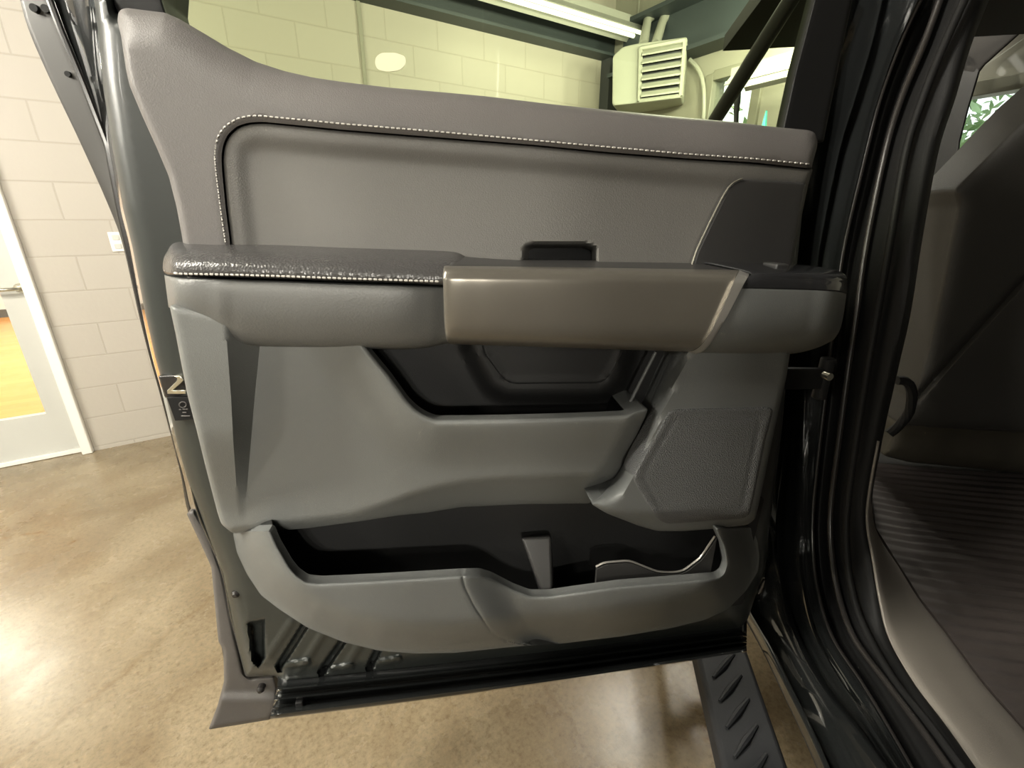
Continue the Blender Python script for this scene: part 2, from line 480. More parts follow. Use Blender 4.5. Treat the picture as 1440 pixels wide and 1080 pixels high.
fw = 0.055
lbox(mbw, FR - fw, A1, WALLD, WALLD + T, 0, CEIL)
lbox(mbw, A0, FR - fw - DOORW, WALLD, WALLD + T, 0, CEIL)
lbox(mbw, FR - fw - DOORW, FR - fw, WALLD, WALLD + T, DOORH, CEIL)
a_off = wall_ac(113, 382)[0]
struct(room_obj(mbw, 'wall_left', M['block'], org=(a_off, WALLD, 1.45 - 0.2032 * 3)), 'beige painted concrete block wall')
# floor, ceiling and the other walls
mb = MB(); lbox(mb, A0, A1, N_BACK, WALLD + T, -0.1, 0.0)
struct(room_obj(mb, 'floor', M['floor']), 'mottled polished concrete floor')
mb = MB(); lbox(mb, A0, A1 + 0.2, N_BACK, WALLD + 0.2, CEIL, CEIL + 0.1)
struct(room_obj(mb, 'ceiling', M['ceiling']), 'dark roof deck')
mb = MB(); lbox(mb, A0 - T, A0, N_BACK, WALLD, 0, CEIL)
struct(room_obj(mb, 'wall_rear', M['joist']))
mb = MB(); lbox(mb, A0, A1, N_BACK - T, N_BACK, 0, CEIL)
struct(room_obj(mb, 'wall_right', M['joist']))

# far wall with two windows
w1n1, w1zt = back_nc(999, 106); w1n0 = back_nc(1075, 90)[0]
w1zb = w1zt - 1.3
w2n1 = back_nc(1325, 150)[0]; w2n0 = back_nc(1475, 100)[0]
w2zt = back_nc(1400, 117)[1]; w2zb = back_nc(1400, 222)[1]
mb = MB()
BT = 0.2
lbox(mb, BACKD, BACKD + BT, w1n1, WALLD + T, 0, CEIL)
lbox(mb, BACKD, BACKD + BT, w1n0, w1n1, 0, w1zb)
lbox(mb, BACKD, BACKD + BT, w1n0, w1n1, w1zt, CEIL)
lbox(mb, BACKD, BACKD + BT, w2n1, w1n0, 0, CEIL)
lbox(mb, BACKD, BACKD + BT, w2n0, w2n1, 0, w2zb)
lbox(mb, BACKD, BACKD + BT, w2n0, w2n1, w2zt, CEIL)
lbox(mb, BACKD, BACKD + BT, N_BACK, w2n0, 0, CEIL)
struct(room_obj(mb, 'wall_back', M['beige'], org=(BACKD, 0, 0)), 'beige end wall')

def window(name, n0, n1, z0, z1, sillm, mull=1):
    mb = MB(); f = 0.05
    lbox(mb, BACKD - 0.03, BACKD + 0.08, n0 - 0.02, n0 + f, z0, z1); lbox(mb, BACKD - 0.03, BACKD + 0.08, n1 - f, n1 + 0.02, z0, z1)
    lbox(mb, BACKD - 0.03, BACKD + 0.08, n0 + f, n1 - f, z1 - f, z1 + 0.02); lbox(mb, BACKD - 0.03, BACKD + 0.08, n0 + f, n1 - f, z0, z0 + f)
    o = struct(room_obj(mb, name, M['window_frame'], org=(BACKD, (n0 + n1) / 2, z0), bevel=0.004))
    o['org'] = (BACKD, (n0 + n1) / 2, z0)
    mb = MB(); lbox(mb, BACKD + 0.02, BACKD + 0.026, n0 + f, n1 - f, z0 + f, z1 - f)
    room_obj(mb, 'pane', M['clear_glass'], o, org=(BACKD, (n0 + n1) / 2, z0))
    mb = MB(); lbox(mb, BACKD - 0.10, BACKD + 0.02, n0 - 0.05, n1 + 0.05, z0 - 0.05, z0)
    room_obj(mb, 'window_sill', sillm, o, org=(BACKD, (n0 + n1) / 2, z0), bevel=0.005)
M['sill_wood'] = mat('pale_wood_sill', (0.62, 0.52, 0.36), 0.6, var=0.05, vscale=5)
window('window_1', w1n0, w1n1, w1zb, w1zt, M['white_paint'])
window('window_2', w2n0, w2n1, w2zb, w2zt, M['sill_wood'])

# outside: yard and trees
mb = MB(); lbox(mb, BACKD + 0.2, BACKD + 26, -16, 14, -0.12, -0.02)
struct(room_obj(mb, 'floor_yard', M['ground']))
def tree(a, n, h, sp, nl, seed, label):
    g = np.random.default_rng(seed)
    base = room(a, n, -0.02)
    t = thing('tree', base, label, 'tree', None)
    mb = MB()
    P = [base + np.array([0.06 * math.sin(k * 1.3), 0.05 * math.cos(k), 0]) * k + ZUP * (h * 0.75 * k / 6) for k in range(7)]
    mb.tube(P, np.linspace(0.14, 0.04, 7), 8)
    for k in range(9):
        th = g.uniform(0, 6.28); z0 = h * g.uniform(0.3, 0.7)
        p0 = base + ZUP * z0; p1 = p0 + np.array([math.cos(th), math.sin(th), 0.7]) * g.uniform(0.5, sp * 0.8)
        mb.tube([p0, (p0 + p1) / 2 + ZUP * 0.05, p1], [0.04, 0.025, 0.01], 6)
    mb.obj('trunk', M['bark'], t)
    V, F = [], []
    cl = [base + np.array([g.normal(0, sp * 0.45), g.normal(0, sp * 0.45), h * g.uniform(0.3, 1.0)]) for _ in range(26)]
    for i in range(nl):
        c = cl[g.integers(len(cl))] + g.normal(0, 0.28, 3)
        u = g.normal(0, 1, 3); u /= np.linalg.norm(u); v = np.cross(u, g.normal(0, 1, 3)); v /= np.linalg.norm(v)
        s = g.uniform(0.05, 0.10); k = len(V); nrm = np.cross(u, v) * s * 0.15
        V += [c - u * s, c + v * s * 0.45 + nrm, c + u * s, c - v * s * 0.45 + nrm]; F.append([k, k + 1, k + 2, k + 3])
    finish('foliage', V, F, M['leaf'], t, 180)
def yard_n(px, py, dist):
    return float(hit(px, py, WD * (BACKD + dist), WD) @ WN)
tree(BACKD + 3.2, yard_n(1330, 150, 3.2) + 0.5, 4.2, 1.3, 4500, 3, 'leafy green tree seen through the cab, nearest to the workshop window')
tree(BACKD + 6.5, yard_n(1418, 150, 6.5) - 1.3, 5.6, 1.6, 5500, 5, 'taller leafy tree standing further out beyond the workshop window')

# glass door in the block wall
DL = FR - fw - DOORW; DR = FR - fw
org = ((DL + DR) / 2, WALLD, 0)
mb = MB()
lbox(mb, DR, FR, WALLD - 0.035, WALLD + T, 0, DOORH + fw); lbox(mb, DL - fw, DL, WALLD - 0.035, WALLD + T, 0, DOORH + fw)
lbox(mb, DL, DR, WALLD - 0.035, WALLD + T, DOORH, DOORH + fw)
d1 = struct(room_obj(mb, 'door_1', M['white_paint'], org=org, bevel=0.006), 'pale grey glazed door in a white frame'); d1['org'] = org
lr, lb = wall_ac(66.0, 580.0, -0.06); lt = 2.0; st_ = DR - lr
mb = MB(); dn0, dn1 = WALLD + 0.035, WALLD + 0.08
lbox(mb, lr, DR - 0.004, dn0, dn1, 0.004, DOORH - 0.005); lbox(mb, DL + 0.004, DL + st_, dn0, dn1, 0.004, DOORH - 0.005)
lbox(mb, DL + st_, lr, dn0, dn1, 0.004, lb); lbox(mb, DL + st_, lr, dn0, dn1, lt, DOORH - 0.005)
room_obj(mb, 'door_leaf', M['door_paint'], d1, org=org)
mb = MB(); lbox(mb, DL + st_, lr, WALLD + 0.054, WALLD + 0.060, lb, lt); room_obj(mb, 'pane', M['clear_glass'], d1, org=org)
mb = MB(); lbox(mb, DL + 0.004, DR - 0.004, dn0 - 0.02, dn0 - 0.002, 0.003, 0.032); room_obj(mb, 'door_sweep', M['white_paint'], d1, org=org, bevel=0.003)
ha, hz = wall_ac(27.0, 405.0, -0.03)
mb = MB(); hn = dn0 - 0.055
mb.tube([(ha + 0.005, dn0, hz), (ha, hn, hz), (ha - 0.02, hn - 0.01, hz), (ha - 0.14, hn - 0.008, hz)], 0.011, 10)
mb.tube([(ha + 0.005, dn0 + 0.001, hz), (ha + 0.005, dn0 - 0.012, hz)], 0.028, 16)
room_obj(mb, 'door_handle', M['chrome'], d1, org=org)
# the room behind the glass door
mb = MB(); lbox(mb, DL - 5, FR + 4, WALLD + T, WALLD + 6.6, -0.1, 0.0); struct(room_obj(mb, 'floor_showroom', M['wood'], org=(DL, WALLD + 3, 0)), 'orange wood floor behind the glass door')
mb = MB(); lbox(mb, DL - 5, FR + 4, WALLD + 6.6, WALLD + 6.8, 0.0, 3.0); struct(room_obj(mb, 'wall_showroom', M['white_paint'], org=(DL, WALLD + 6.6, 0)))
mb = MB(); lbox(mb, DL - 5, FR + 4, WALLD + 6.57, WALLD + 6.6, 0.0, 0.12); struct(room_obj(mb, 'baseboard_showroom', M['joist'], org=(DL, WALLD + 6.6, 0)))
mb = MB(); lbox(mb, DL - 5, FR + 4, WALLD + T, WALLD + 6.8, 3.0, 3.1); struct(room_obj(mb, 'ceiling_showroom', M['white_paint'], org=(DL, WALLD + 6.6, 3.0)))
for k in range(2):
    ld = bpy.data.lights.new('showroom_light', 'AREA'); ld.shape = 'RECTANGLE'; ld.size = 1.2; ld.size_y = 0.6; ld.energy = 110; ld.color = (1, 0.95, 0.85)
    lo = bpy.data.objects.new('showroom_light', ld); lo.location = room(DL - 0.8 + 1.6 * k, WALLD + 2.0 + 2.2 * k, 2.97); COL.objects.link(lo)

# wall outlet
oa, oz = wall_ac(165.0, 340.0)
ol = thing('wall_outlet', room(oa, WALLD, oz), 'small pale outlet plate on the block wall beside the open truck door', 'outlet')
mb = MB(); mb.box(room(oa, WALLD - 0.006, oz), WD, WN, ZUP, 0.07, 0.012, 0.115); mb.obj('cover_plate', M['white_paint'], ol, bevel=0.004)
mb = MB()
for q in (-0.026, 0.026):
    mb = MB(); mb.box(room(oa, WALLD - 0.014, oz + q), WD, WN, ZUP, 0.034, 0.006, 0.03); mb.obj('socket', M['door_paint'], ol, bevel=0.003)

# steel beams at the wall heads, roof joists
bz = wall_ac(855.0, 88.0)[1]
mb = MB(); lbox(mb, A0, A1, WALLD - 0.16, WALLD, bz, bz + 0.02); lbox(mb, A0, A1, WALLD - 0.02, WALLD, bz + 0.02, bz + 0.30); lbox(mb, A0, A1, WALLD - 0.16, WALLD, bz + 0.30, bz + 0.33)
struct(room_obj(mb, 'trim_1', M['blue_beam'], org=(0, WALLD, bz)), 'blue grey steel beam along the head of the block wall')
b2z = back_nc(1040, 62)[1]
mb = MB(); lbox(mb, A1 - 0.22, A1, N_BACK, WALLD - 0.17, b2z, b2z + 0.03); lbox(mb, A1 - 0.04, A1, N_BACK, WALLD - 0.17, b2z + 0.03, b2z + 0.36); lbox(mb, A1 - 0.22, A1, N_BACK, WALLD - 0.17, b2z + 0.36, b2z + 0.39)
struct(room_obj(mb, 'trim_2', M['blue_beam'], org=(A1, 0, b2z)), 'blue grey steel beam along the head of the end wall')
cz0 = 0.0
mb = MB(); lbox(mb, A1 - 0.14, A1, WALLD - 0.12, WALLD, 0, bz); struct(room_obj(mb, 'trim_3', M['dark_metal'], org=(A1, WALLD, 0)), 'dark steel corner column')
for k in range(6):
    n = WALLD - 0.6 - 1.1 * k
    mb = MB(); lbox(mb, A0, A1 - 0.22, n - 0.03, n + 0.03, CEIL - 0.22, CEIL - 0.19); lbox(mb, A0, A1 - 0.22, n - 0.006, n + 0.006, CEIL - 0.19, CEIL)
    struct(room_obj(mb, 'trim_%d' % (4 + k), M['joist'], org=(0, n, CEIL - 0.22)))
# column line on the block wall seen through the glass
ca = wall_ac(508.0, 60.0)[0]
mb = MB(); lbox(mb, ca - 0.012, ca + 0.012, WALLD - 0.015, WALLD, 0, bz); struct(room_obj(mb, 'trim_10', M['beige'], org=(ca, WALLD, 0)))

# fluorescent fixtures
def fixture(a, n, z, label, ln=2.4, turn=False):
    def room(x, y, zz):
        return WD * (a + (y - n)) + WN * (n - (x - a)) + ZUP * zz if turn else WD * x + WN * y + ZUP * zz
    WD_, WN_ = (-WN, WD) if turn else (WD, WN)
    t = thing('fluorescent_fixture', room(a, n, z), label, 'ceiling light', 'workshop fluorescent fixtures')
    mb = MB(); mb.box(room(a, n, z + 0.03), WD_, WN_, ZUP, ln, 0.14, 0.06)
    for s in (-1, 1): mb.add([room(a - ln / 2, n + s * 0.07, z + 0.0), room(a + ln / 2, n + s * 0.07, z + 0.0), room(a + ln / 2, n + s * 0.13, z - 0.055), room(a - ln / 2, n + s * 0.13, z - 0.055),
                                 room(a - ln / 2, n + s * 0.07, z + 0.01), room(a + ln / 2, n + s * 0.07, z + 0.01), room(a + ln / 2, n + s * 0.135, z - 0.05), room(a - ln / 2, n + s * 0.135, z - 0.05)],
                              [(0, 1, 2, 3), (4, 7, 6, 5), (0, 3, 7, 4), (1, 5, 6, 2), (3, 2, 6, 7), (0, 4, 5, 1)])
    mb.obj('housing', M['housing'], t)
    for s in (-1, 1):
        mb = MB(); mb.tube([room(a - ln / 2 + 0.04, n + s * 0.045, z - 0.03), room(a + ln / 2 - 0.04, n + s * 0.045, z - 0.03)], 0.017, 10); mb.obj('tube', M['tube'], t)
    for s in (-1, 1):
        mb = MB(); mb.tube([room(a + s * ln * 0.35, n, z + 0.06), room(a + s * ln * 0.35, n, CEIL)], 0.005, 6); mb.obj('hanger', M['pipe'], t)
    return t
for i, (a, n) in enumerate(LAMPS[:-1]):
    fixture(a, n, LAMP_Z_LIST[i], 'added, unseen twin tube fluorescent fixture hanging from the roof outside the picture', 1.7)
del_lbl = 'twin tube fluorescent fixture seen through the door glass, running to the heater'
fp = hit(850, 28, WN * (WALLD - 0.34), WN)
fe = hit(985, 86, WN * (WALLD - 0.42), WN)
t = fixture(float(fp @ WD) - 0.45, WALLD - 0.34, float(fp[2]), del_lbl, 2.4); del t['group']
fb = hit(1098, 96, WD * (BACKD - 0.25), WD)
t = fixture(float(fb @ WD), float(fb @ WN), float(fb[2]), 'fluorescent fixture seen past the windshield pillar through the truck glass', 0.62, True); del t['group']

# unit heater
HN = np.array([-0.37, -0.93, 0.0]); HN /= np.linalg.norm(HN)
HO = CAMP + ray(930.0, 100.0) * 3.6
HF = (HO, HN)
ht = thing('unit_heater', HO + ZUP * 0.35 - HN * 0.2, 'cream unit heater with open louvers hanging in the corner behind the door glass', 'heater')
relief('housing', HF, [(862, 79), (876, 66), (893, 62), (967, 52), (960, 138), (899, 145), (861, 149)], lambda P, d: rnd(d, 2, 0.008) + 0 * d, -0.34, M['heater'], ht, sp=14, r=2, k=1, step=4)
mb = MB()
def hp(px, py, w): return hit(px, py, HO, HN, w)
FQ = [(902, 70), (961.5, 59), (956, 133), (900, 140)]
def fq(u, v):
    a = np.array(FQ[0]) + (np.array(FQ[1]) - np.array(FQ[0])) * u; b = np.array(FQ[3]) + (np.array(FQ[2]) - np.array(FQ[3])) * u
    return a + (b - a) * v
mb.add([hp(*fq(0, 0), 0.004), hp(*fq(1, 0), 0.004), hp(*fq(1, 1), 0.004), hp(*fq(0, 1), 0.004), hp(*fq(0, 0), 0.0), hp(*fq(1, 0), 0.0), hp(*fq(1, 1), 0.0), hp(*fq(0, 1), 0.0)],
       [(0, 1, 2, 3), (4, 7, 6, 5), (0, 4, 5, 1), (1, 5, 6, 2), (2, 6, 7, 3), (3, 7, 4, 0)])
mb.obj('grille_back', M['dark_metal'], ht)
for k in range(6):
    v = (k + 0.32) / 6.0
    mb = MB()
    p = [hp(*fq(0.02, v - 0.035), 0.006), hp(*fq(0.98, v - 0.035), 0.006), hp(*fq(0.98, v + 0.035), 0.05), hp(*fq(0.02, v + 0.035), 0.05)]
    q = [x - ZUP * 0.012 for x in p]
    mb.add(p + q, [(0, 1, 2, 3), (4, 7, 6, 5), (0, 4, 5, 1), (1, 5, 6, 2), (2, 6, 7, 3), (3, 7, 4, 0)])
    mb.obj('louver_slat', M['heater'], ht)
mb = MB()
for (u0, v0, u1, v1) in ((-0.02, -0.03, 1.02, -0.03), (-0.02, 1.03, 1.02, 1.03), (-0.02, -0.03, -0.02, 1.03), (1.02, -0.03, 1.02, 1.03)):
    mb.tube([hp(*fq(u0, v0), 0.02), hp(*fq(u1, v1), 0.02)], 0.018, 6)
mb.obj('louver_frame', M['heater'], ht)
for (x0, y0, x1, y1) in ((905, 40, 926, -8), (922, 42, 958, -8)):
    P0 = hp(x0, 62, -0.2); P1 = hit(x0 + (x1 - x0) * 0.3, y0 + (y1 - y0) * 0.3, HO, HN, -0.34); P2 = P1 + (P1 - P0) / np.linalg.norm(P1 - P0) * 0.1 + TR * 0.1
    P2 = P1 + (P2 - P1) * ((CEIL - 0.01 - P1[2]) / (P2[2] - P1[2]))
    mb = MB(); mb.tube([P0, P1, P2], 0.04, 12); mb.obj('flue_pipe', M['pipe'], ht)
# conduit curving down the end wall
mb = MB()
CP = [(970, 84), (978, 91), (986, 104), (990, 125), (990, 150), (988, 185), (987, 230)]
mb.tube([hit(x, y, WD * (BACKD - 0.06), WD) for x, y in line(CP, 3, 6)], 0.016, 8)
tag(mb.obj('conduit', M['pipe']), 'pale conduit pipe curving down the end wall beside the heater', 'pipe')
mb = MB(); c0, c1, c2 = [hit(x, y, WD * (BACKD - 0.3), WD) for x, y in ((1062, 181), (1077, 155), (1084, 181))]
c0 = c0 - ZUP * 0.3; c2 = c2 - ZUP * 0.3
mb.add([c0, c1, c2, c0 + WD * 0.02, c1 + WD * 0.02, c2 + WD * 0.02], [(0, 1, 2), (3, 5, 4), (0, 3, 4, 1), (1, 4, 5, 2), (2, 5, 3, 0)])  # flat teal triangle standing off the end wall
tag(mb.obj('triangle', M['teal']), 'small flat teal pennant on the end wall beyond the windshield pillar', 'triangle')

# ================================================================== TRUCK
truck = thing('pickup_truck', tk(1.0, 1.2, 0), 'black pickup truck with its rear door swung open on the workshop floor', 'truck')
DU = np.array([0.989, 0.147, 0.0]); DU /= np.linalg.norm(DU)
DN = np.array([DU[1], -DU[0], 0.0])           # from the door towards the cabin side (towards the camera)
DO = np.array([0, 0.60, CAMH])
DF = (DO, DN)
def dp(px, py, w): return hit(px, py, DO, DN, w)
def drows(rows): return [[dp(x, y, w) for (x, y, w) in r] for r in rows]

# ---- door shell (painted sheet metal)
bright = [(131, -10), (137, 40), (143, 110), (157, 205), (173, 293), (186, 347), (204, 440), (218, 503), (232, 553), (250, 627), (262, 670), (290, 748), (313, 807), (330, 893), (345, 952)]
shell_out = bright + [(388, 950), (398, 966), (640, 938), (1045, 890), (1075, 800), (1100, 600), (1118, 400), (1128, 300), (1150, 196), (1147, 200), (960, 178), (700, 160), (440, 125), (340, 93), (280, 60), (236, 22), (170, 22), (163, 18), (158, -10)]
slot = np.array([(349, 876), (371, 872), (372, 925), (364, 937), (356, 930)], float)
gro = [line([(430, 878), (392, 938)], 0), line([(482, 902), (452, 945)], 0), line([(531, 915), (519, 940)], 0)]
rid = [line([(409, 876), (378, 922)], 0), line([(455, 890), (420, 945)], 0), line([(505, 908), (485, 940)], 0)]
bead = [line([(398, 937), (432, 931)], 0), line([(466, 942), (493, 937)], 0), line([(528, 934), (560, 927)], 0)]
def shell_w(P, d):
    w = rnd(d, 26, 0.022)
    w = w - 0.028 * sst(-2, 3, sdf(P, slot))
    for g in gro: w = w - 0.024 * (1 - sst(2.5, 6, segdist(P, g)))
    for g in rid: w = w + 0.002 * (1 - sst(1, 9, segdist(P, g)))
    for g in bead: w = w + 0.005 * (1 - sst(2.5, 6.5, segdist(P, g)))
    return w
fine = np.stack(np.meshgrid(np.arange(338, 575, 2.5), np.arange(862, 950, 2.5)), -1).reshape(-1, 2)
door = relief('rear_door', DF, shell_out, shell_w, -0.085, M['shell'], truck, sp=9, r=26, k=2, extra=(fine,))
door['label'] = 'open rear door seen from its inner side'

# stepped outer edge of the door with its seal channel
ys = [-12, 40, 110, 205, 293, 347, 440, 503, 553, 627, 670, 725, 800, 870, 940]
outer = [29, 43, 73, 118, 157, 176, 197, 213, 227, 247, 257, 268, 300, 308, 318]
lin2 = [66, 85, 114, 151, 168, 180, 200, 215, 229, 248.5, 259, 271, 302, 311, 321]
brig = [131, 137, 143, 158, 174, 187, 205, 219, 233, 251, 263, 277, 309, 323, 342]
mid3 = [100, 110, 128, 154, 170, 182, 201, 216.5, 230, 249, 260, 272, 304, 314, 327]
E = lambda xs, w: [(x, y, w) for x, y in zip(xs, ys)]
loft('door_edge_flange', drows([E(outer, -0.10), E(outer, -0.088), E([a + (b - a) * .5 for a, b in zip(outer, lin2)], -0.084), E(lin2, -0.080), E([x + 3 for x in lin2], -0.088), E([x + 4 for x in lin2], -0.095)]), M['paint_brown'], door, n=70, sub=4, linear=True, thick=0.004)
loft('seal_channel', drows([E([x + 2 for x in lin2], -0.095), E(mid3, -0.07), E([x - 3 for x in brig], -0.05), E([x + 4 for x in brig], -0.018)]), M['paint'], door, n=70, sub=5, thick=0.003)
mb = MB(); mb.tube([dp(x, y, -0.066) for x, y in line(list(zip(lin2, ys)), 6)], 0.0035, 8); mb.obj('edge_seal', M['seal_line'], door)
for (x, y, r) in ((53, 14, 4.0), (69, 15, 4.0), (100, 106, 3.0)):
    mb = MB(); c = dp(x, y, -0.083); mb.tube([c, c + DN * 0.006], r * 0.001, 12); mb.obj('plug', M['rubber'], door)

# window frame posts, glass
relief('window_frame', DF, [(150, -60), (233, -60), (230, 0), (237, 22), (262, 48), (200, 44), (172, 30), (160, 6)], lambda P, d: -0.012 + rnd(d, 6, 0.01), -0.07, M['rubber'], door, sp=8, r=6, k=1)
relief('window_frame', DF, [(1096, 200), (1118, 100), (1152, -30), (1205, -30), (1178, 100), (1158, 200)], lambda P, d: -0.032 + rnd(d, 4, 0.004), -0.05, M['rubber'], door, sp=8, r=12, k=1)
mb = MB()
GP = [(222, -60), (1160, -60), (1120, 205), (960, 195), (700, 175), (440, 140), (300, 90), (240, 50), (226, 10)]
g0 = [dp(x, y, -0.040) for x, y in GP]; g1 = [dp(x, y, -0.0445) for x, y in GP]; n_ = len(GP)
mb.add(g0 + g1, [tuple(range(n_)), tuple(range(2 * n_ - 1, n_ - 1, -1))] + [(i, (i + 1) % n_, n_ + (i + 1) % n_, n_ + i) for i in range(n_)])
gl = mb.obj('door_glass', M['tint_glass'], door); gl['label'] = 'green tinted side glass'
pr = relief('glass_reflection', DF, [(528, 80), (536, 74), (556, 74), (570, 79), (571, 90), (562, 99), (545, 101), (531, 98), (527, 90)], lambda P, d: -0.0385 + 0 * d, -0.0398, M['reflection'], door, sp=5, r=2, k=2)  # pale oval painted on the glass in place of a reflection

# ---- upper trim
top_edge = [(165, 30), (166, 20), (168, 14), (177, 11), (200, 14), (233, 18), (253, 27), (287, 47), (320, 67), (360, 87), (400, 100), (440, 109), (480, 115), (547, 123), (680, 135), (780, 147), (860, 155), (960, 165), (1027, 171), (1093, 179), (1138, 183), (1147, 187), (1150, 200)]
trim_out = top_edge + [(1149, 207), (1142, 233), (1137, 257), (1120, 333), (1112, 372), (1105, 420), (700, 425), (268, 425), (260, 360), (256, 333), (248, 290), (237, 247), (220, 207), (200, 163), (182, 120), (177, 97), (170, 50)]
groove = line([(325, 420), (323, 340), (317, 293), (312, 240), (311, 222), (313, 205), (319, 190), (333, 177), (350, 172), (370, 171), (480, 182), (580, 190), (747, 203), (847, 213), (960, 222), (1060, 228), (1142, 237), (1170, 240)], 5)
gro_poly = np.vstack([groove, [(1170, 430), (325, 430)]])
te = np.array(top_edge[1:-1], float)
cup = np.array([(742, 350), (750, 347), (822, 347), (834, 351), (836, 382), (738, 382)], float)
def trim_w(P, d):
    dt = segdist(P, te)
    w = 0.060 + rnd(d, 9, 0.010) - 0.022 * (1 - np.clip(dt / 55, 0, 1)) ** 2.2
    s = sdf(P, gro_poly)
    w = w - 0.003 * np.exp(-(s / 4) ** 2) - 0.026 * sst(0.0, 3.0, s) - 0.028 * sst(-12, -6, sdf(P, cup))
    return w
ex_ = [groove + np.array(o) for o in ((0, 0), (1.5, 2.5), (-1.5, -2.5), (3, 5), (-3, -6))]
relief('upper_trim', DF, trim_out, trim_w, 0.0, M['vinyl'], door, sp=7, r=9, k=2, extra=ex_)
# padded insert
ins_out = [tuple(p + np.array([2.2, 1.5])) for p in line([(325, 420), (323, 340), (317, 293), (312, 240), (311, 222), (313, 205), (319, 190), (333, 177), (350, 172), (370, 171), (480, 182), (580, 190), (747, 203), (847, 213), (960, 222), (1060, 228), (1141, 236)], 5)] + [(1136, 262), (1120, 340), (1108, 410), (700, 415), (328, 418)]
cup = np.array([(742, 350), (750, 347), (822, 347), (834, 351), (836, 382), (738, 382)], float)
insn = line([(380, 171), (480, 182), (747, 203), (960, 222), (1141, 236)], 2)
ins_l = line([(332, 420), (325, 340), (319, 293), (313, 240), (314, 210), (322, 192), (338, 179), (360, 173), (480, 184), (747, 205), (960, 224), (1143, 239)], 4)
def ins_w(P, d):
    s = segdist(P, ins_l)
    w = 0.0565 + rnd(d, 6, 0.013) - 0.0055 * sst(12, 42, s) + 0.006 * sst(60, 220, s)
    return w - 0.055 * sst(-7, 6, sdf(P, cup))
relief('door_insert', DF, ins_out, ins_w, -0.03, M['insert'], door, sp=6, r=6, k=1,
       extra=(np.stack(np.meshgrid(np.arange(722, 850, 3), np.arange(336, 392, 3)), -1).reshape(-1, 2),))
relief('pull_cup_shade', DF, [(736, 345), (838, 347), (840, 386), (734, 386)], lambda P, d: 0.010 + 0 * d, 0.004, M['rubber'], door, sp=20, r=3, k=1)['label'] = 'black sheet for the deep shade in the finger recess behind the handle'  # black sheet puts the deep shade of the hole into the colour
# stitching
def stitches(name, pts, w, ln, gap, wid, parent, m=None):
    P = line(pts, 5, 2.0); s = np.concatenate([[0], np.cumsum(np.linalg.norm(np.diff(P, axis=0), axis=1))])
    mb = MB(); q = 0.0
    while q + ln < s[-1]:
        xs = np.interp([q, q + ln * .2, q + ln * .8, q + ln], s, P[:, 0]); yy = np.interp([q, q + ln * .2, q + ln * .8, q + ln], s, P[:, 1])
        ww = w(np.stack([xs, yy], 1)) if callable(w) else np.full(4, w)
        mb.tube([dp(x, y, v + dv) for x, y, v, dv in zip(xs, yy, ww, (-0.0006, 0.0006, 0.0006, -0.0006))], [wid * .5, wid, wid, wid * .5], 6)
        q += ln + gap
    o = mb.obj(name, m or M['thread'], parent); return o
st_pts = [(317, 341), (310, 293), (304, 245), (302, 222), (303, 205), (307, 190), (317, 177), (333, 167), (350, 163), (367, 163), (480, 174), (613, 185), (747, 197), (847, 206), (960, 216), (1060, 223), (1140, 231)]
def trim_only(P):
    dt = segdist(P, te); s = sdf(P, gro_poly)
    return 0.060 - 0.022 * (1 - np.clip(dt / 55, 0, 1)) ** 2.2 - 0.003 * np.exp(-(s / 4) ** 2) + 0.0006
o = stitches('stitching', st_pts, trim_only, 5.2, 2.6, 0.00085, door); o['label'] = 'pale stitching around the padded insert'

# right-hand satin bezel plate with bright edge
bez_l = [(974, 372), (980, 353), (998, 315), (1016, 279), (1025, 264), (1033, 256), (1045, 252)]
relief('trim_bezel', DF, bez_l + [(1090, 254), (1134, 257), (1124, 310), (1112, 385), (974, 385)], lambda P, d: 0.0635 + rnd(d, 4, 0.004), 0.03, M['satin'], door, sp=9, r=4, k=2)
mb = MB(); mb.tube([dp(x - 1, y - 0.5, 0.0635) for x, y in line(bez_l, 6)], 0.0011, 6); o = mb.obj('bezel_edge', M['chrome'], door); o['label'] = 'bright edge line'

# ---- armrest pad (leather top)
cx = [(238, 348), (250, 340.5), (300, 341), (400, 344), (480, 346.5), (560, 349), (618, 350.5), (646, 354), (664, 364)]
pad_rows = [
    [(x, y, 0.045) for x, y in cx],
    [(236, 352, 0.048), (248, 343, 0.056), (300, 344, 0.060), (400, 347, 0.060), (480, 349.5, 0.060), (560, 352, 0.060), (616, 354, 0.060), (644, 357, 0.060), (660, 366, 0.056)],
    [(231, 361, 0.060), (247, 353, 0.090), (300, 354, 0.097), (400, 358, 0.097), (480, 361, 0.097), (560, 364, 0.097), (614, 366, 0.097), (640, 369, 0.096), (656, 374, 0.092)],
    [(229, 371, 0.065), (245, 368, 0.108), (300, 369, 0.117), (400, 373, 0.117), (480, 376, 0.117), (560, 379, 0.117), (612, 382, 0.117), (634, 385, 0.116), (648, 387, 0.110)],
    [(229, 378, 0.065), (245, 382, 0.110), (300, 383.5, 0.1205), (400, 387, 0.1205), (480, 390, 0.1205), (560, 392.5, 0.1205), (610, 395, 0.1205), (632, 396, 0.119), (646, 397, 0.112)],
    [(231, 383, 0.062), (246, 387, 0.106), (300, 388.5, 0.115), (400, 392, 0.115), (480, 395, 0.115), (560, 397.5, 0.115), (610, 400, 0.115), (632, 401, 0.114), (646, 402, 0.108)],
    [(233, 385, 0.050), (248, 389, 0.085), (300, 390, 0.090), (400, 393, 0.090), (480, 396, 0.090), (560, 399, 0.090), (610, 401, 0.090), (632, 402, 0.090), (646, 403, 0.088)]]
loft('armrest_pad', drows(pad_rows), M['leather'], door, n=110, sub=6)['label'] = 'shiny leather armrest top'
